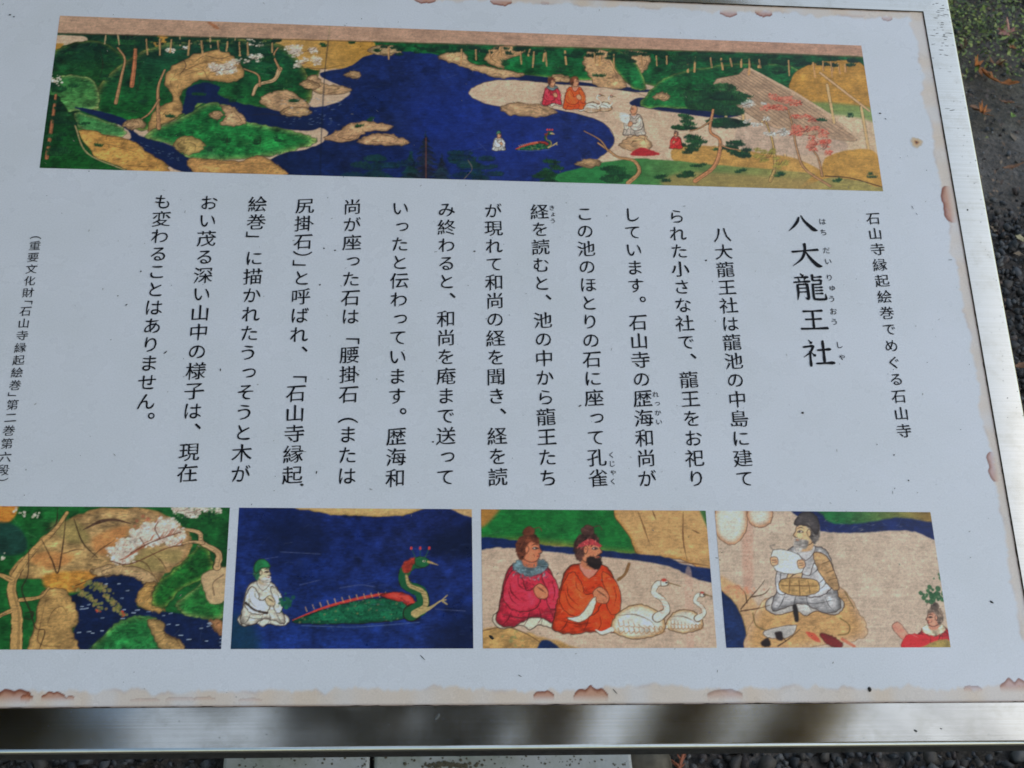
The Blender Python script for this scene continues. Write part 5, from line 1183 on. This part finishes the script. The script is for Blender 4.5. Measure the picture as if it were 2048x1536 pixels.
curled(2042, 480, .026, .012, -.6, leaf_mat('straw_leaf', (.45, .40, .24)), 'pale straw coloured leaf on the dark gravel at the right border', .022)
curled(2043, 733, .030, .010, .2, L_BR, 'red brown leaf scrap on the gravel below the pale one', .022)
def sprig():
    p = G(1362, 1528, .02); bm = bmesh.new()
    def twig(a, b, r0, r1):
        d = (b - a).normalized(); e = d.orthogonal().normalized(); f = d.cross(e); A, B = [], []
        for k in range(5):
            t = k / 5 * 6.283; o_ = e * math.cos(t) + f * math.sin(t); A.append(bm.verts.new(a + o_ * r0)); B.append(bm.verts.new(b + o_ * r1))
        for k in range(5): bm.faces.new((A[k], A[(k + 1) % 5], B[(k + 1) % 5], B[k]))
    q = Vector((-.012, -.03, 0)); pts = [q, Vector((-.004, -.008, .012)), Vector((.004, .012, .018)), Vector((.010, .030, .020))]
    for i in range(3): twig(pts[i], pts[i + 1], .0032 - .0006 * i, .0026 - .0006 * i)
    for i in range(26):
        t = rng.uniform(.1, 1) * 2.9; k = int(min(2, t)); a = pts[k].lerp(pts[k + 1], t - k); s = 1 if i % 2 else -1
        twig(a, a + Vector((s * rng.uniform(.004, .011), rng.uniform(.002, .010), rng.uniform(-.002, .008))), .0016, .0003)
    o = bm_obj('dry_sprig', bm, leaf_mat('sprig_red', (.30, .09, .04))); o.location = p
    tag(o, 'dry reddish brown sprig beside the concrete block under the board', 'twig')
sprig()
def cobble():
    p = G(1296, 1526, .02); bm = bmesh.new(); bmesh.ops.create_icosphere(bm, subdivisions=3, radius=1)
    for v in bm.verts:
        k = 1 + .10 * math.sin(v.co.x * 3 + 1) * math.cos(v.co.y * 2.6) + .05 * math.sin(v.co.z * 6 + v.co.x * 4)
        v.co = Vector((v.co.x * .036 * k, v.co.y * .03 * k, v.co.z * .022 * k))
    o = bm_obj('stone', bm, flat_mat('brown_stone', (.10, .085, .06), .8, .3, .35, 50), smooth=True); o.location = (p[0], p[1], .012)
    tag(o, 'smooth brownish stone against the right end of the concrete block', 'stone')
cobble()

# ------------------------------------------------------------------ trees whose crowns shade the board and show in the steel
def bark():
    m, n, l, b = new_mat('bark'); t = noise_node(n, l, 5, 6, .7, stretch=(4, 4, .7)); r = ramp(n, l, t.outputs['Fac'], [(.3, (.045, .03, .02)), (.7, (.14, .10, .07))]); l.new(r.outputs[0], b.inputs['Base Color'])
    b.inputs['Roughness'].default_value = .9; bump(n, l, t.outputs['Fac'], b, .8, .03); return m
M_BARK = bark()
def leaf_shader(name, c, tr):
    m = bpy.data.materials.new(name); m.use_nodes = True; n = m.node_tree.nodes; l = m.node_tree.links
    b = n['Principled BSDF']; out = n['Material Output']; a = n.new('ShaderNodeVertexColor'); a.layer_name = 'Col'; l.new(a.outputs[0], b.inputs['Base Color']); b.inputs['Roughness'].default_value = .8; b.inputs['Specular IOR Level'].default_value = .12
    t = n.new('ShaderNodeBsdfTranslucent'); g = n.new('ShaderNodeMixRGB'); g.blend_type = 'MULTIPLY'; g.inputs[0].default_value = 1; l.new(a.outputs[0], g.inputs[1]); g.inputs[2].default_value = (2.0, 1.9, .6, 1); l.new(g.outputs[0], t.inputs[0])
    mx = n.new('ShaderNodeMixShader'); mx.inputs[0].default_value = tr; l.new(b.outputs[0], mx.inputs[1]); l.new(t.outputs[0], mx.inputs[2]); l.new(mx.outputs[0], out.inputs[0]); return m
def tree(loc, h, r0, lean, clumps, leaf_c, size, tr, label, per=5200, spread=.22, lr=.3, every=1):
    root = empty('broadleaf_tree', loc); tag(root, label, 'tree', 'trees around the board'); bm = bmesh.new()
    def limb(pts, a, b):
        prev = None; n = len(pts)
        for i, p in enumerate(pts):
            r = a + (b - a) * i / (n - 1); d = (pts[min(i + 1, n - 1)] - pts[max(i - 1, 0)]).normalized(); e = d.orthogonal().normalized(); f = d.cross(e)
            ringv = [bm.verts.new(p + (e * math.cos(k / 10 * 6.283) + f * math.sin(k / 10 * 6.283)) * r * (1 + .06 * math.sin(k * 3 + i))) for k in range(10)]
            if prev:
                for k in range(10): bm.faces.new((prev[k], prev[(k + 1) % 10], ringv[(k + 1) % 10], ringv[k]))
            prev = ringv
    top = Vector((lean[0], lean[1], h)); tp = [Vector((0, 0, -.1)).lerp(top, i / 7) + Vector((.08 * math.sin(i * 1.7), .08 * math.cos(i * 1.3), 0)) * h * .2 for i in range(8)]
    limb(tp, r0, r0 * .35)
    V, Cc = [], []
    for ci, (cx, cy, cz, sx, sy, sz) in enumerate(clumps):
        c = Vector((cx, cy, cz)) - Vector(loc); k = min(range(len(tp)), key=lambda i: abs(tp[i].z - (c.z - 1.2))); a = tp[k]
        if ci % every == 0: limb([a, a.lerp(c, .35) + Vector((0, 0, .25)), a.lerp(c, .7) + Vector((.1, 0, .15)), c], r0 * lr, .004)
        n = int(per * sx * sy); g = rng.standard_normal((n, 3)); g /= np.linalg.norm(g, axis=1, keepdims=True); g *= rng.uniform(.25, 1, (n, 1)) ** .5
        sub = rng.standard_normal((max(4, n // (40 if spread < .3 else 8)), 3)); sub /= np.linalg.norm(sub, axis=1, keepdims=True); sub *= rng.uniform(.4, 1, (len(sub), 1))
        g = sub[rng.integers(len(sub), size=n)] + g * spread
        V.append(g * np.array([sx, sy, sz]) + np.array(c)); Cc.append(np.asarray(leaf_c)[rng.integers(len(leaf_c), size=n)] * rng.uniform(.7, 1.3, (n, 1)))
    bm_obj('trunk', bm, M_BARK, root, True)
    p = np.vstack(V); c = np.vstack(Cc); n = len(p); d = rng.standard_normal((n, 3)); d /= np.linalg.norm(d, axis=1, keepdims=True); e = np.cross(d, rng.standard_normal((n, 3))); e /= np.linalg.norm(e, axis=1, keepdims=True); r = size * rng.uniform(.6, 1.3, (n, 1))
    v = np.stack([p - d * r, p - e * r * .5, p + d * r, p + e * r * .5], 1).reshape(-1, 3)
    mesh_obj('crown', v, np.arange(n * 4).reshape(-1, 4), leaf_shader('tree_leaves', None, tr), root, col=np.repeat(c, 4, 0))
    return root
DK = [(.05, .055, .015), (.065, .06, .018), (.07, .045, .02)]; OL = [(.36, .26, .02), (.44, .31, .03), (.26, .22, .02)]
BR = [(.17, .12, .045), (.13, .12, .04), (.20, .12, .05), (.10, .10, .03)]
ys = [-1.3 + .3 * k for k in range(9)]
dk = [(x + rng.normal() * .02, y, 2.9 + .08 * rng.normal(), .12, .22, .10) for x in (-.16, .0, .16) for y in ys]
dk += [(x, y, 3.0 + .2 * rng.normal(), .26, .30, .16) for x in (-.84, -1.25) for y in ys] + [(-.37, y, 3.0, .07, .22, .08) for y in ys[1::3]]
dk += [(.60, 1.35, 3.0, .2, .22, .12), (.3, 1.5, 3.0, .25, .22, .12), (-.2, 1.6, 3.1, .3, .25, .15)]
dk += [(-2.4, y, 5.4 + .3 * (i % 3), 1.0, .9, .6) for i, y in enumerate((-2.0, -.6, .8, 2.4, 3.6))]
tree((-1.5, 2.7, 0), 6.0, .15, (-.3, -1.2), dk, BR, .034, .42, 'brown leaved tree reaching over the board from the far left', 12000, .3, .12, 5)
ol = [(.36, y, 2.9 + .05 * rng.normal(), .085, .22, .08) for y in ys] + [(.645, y, 2.92 + .05 * rng.normal(), .115, .22, .09) for y in ys] + [(.90, y, 2.95, .12, .2, .09) for y in ys[0:8]] + [(1.2, -1.6, 3.2, .5, .5, .3), (2.0, -2.2, 3.6, .7, .7, .4)]
tree((1.7, -2.2, 0), 4.4, .08, (-.2, .7), ol, OL, .028, .6, 'light olive leaved tree behind the viewer with a thin bough over the board', 30000, .3, .16, 4)
sh = [(-1.15 + .12 * (i % 2), y, z, .3, .42, .4) for i, (y, z) in enumerate([(y, z) for z in (1.5, 2.2) for y in (-.8, -.1, .6, 1.3)])]  # out-of-view bush, added so its leaves darken the board towards the left
sh += [(-.80, y, 1.25 + .1 * (i % 2), .27, .30, .26) for i, y in enumerate((-.15, .2, .55, .9))] + [(-1.6, y, z, .5, .6, .5) for y in (-.6, .5, 1.5) for z in (.8, 1.8, 2.7)]
tree((-1.6, .4, 0), 3.0, .05, (0, 0), sh, DK, .04, .2, 'unseen dark evergreen bush added to shade the left end of the board', 5200)
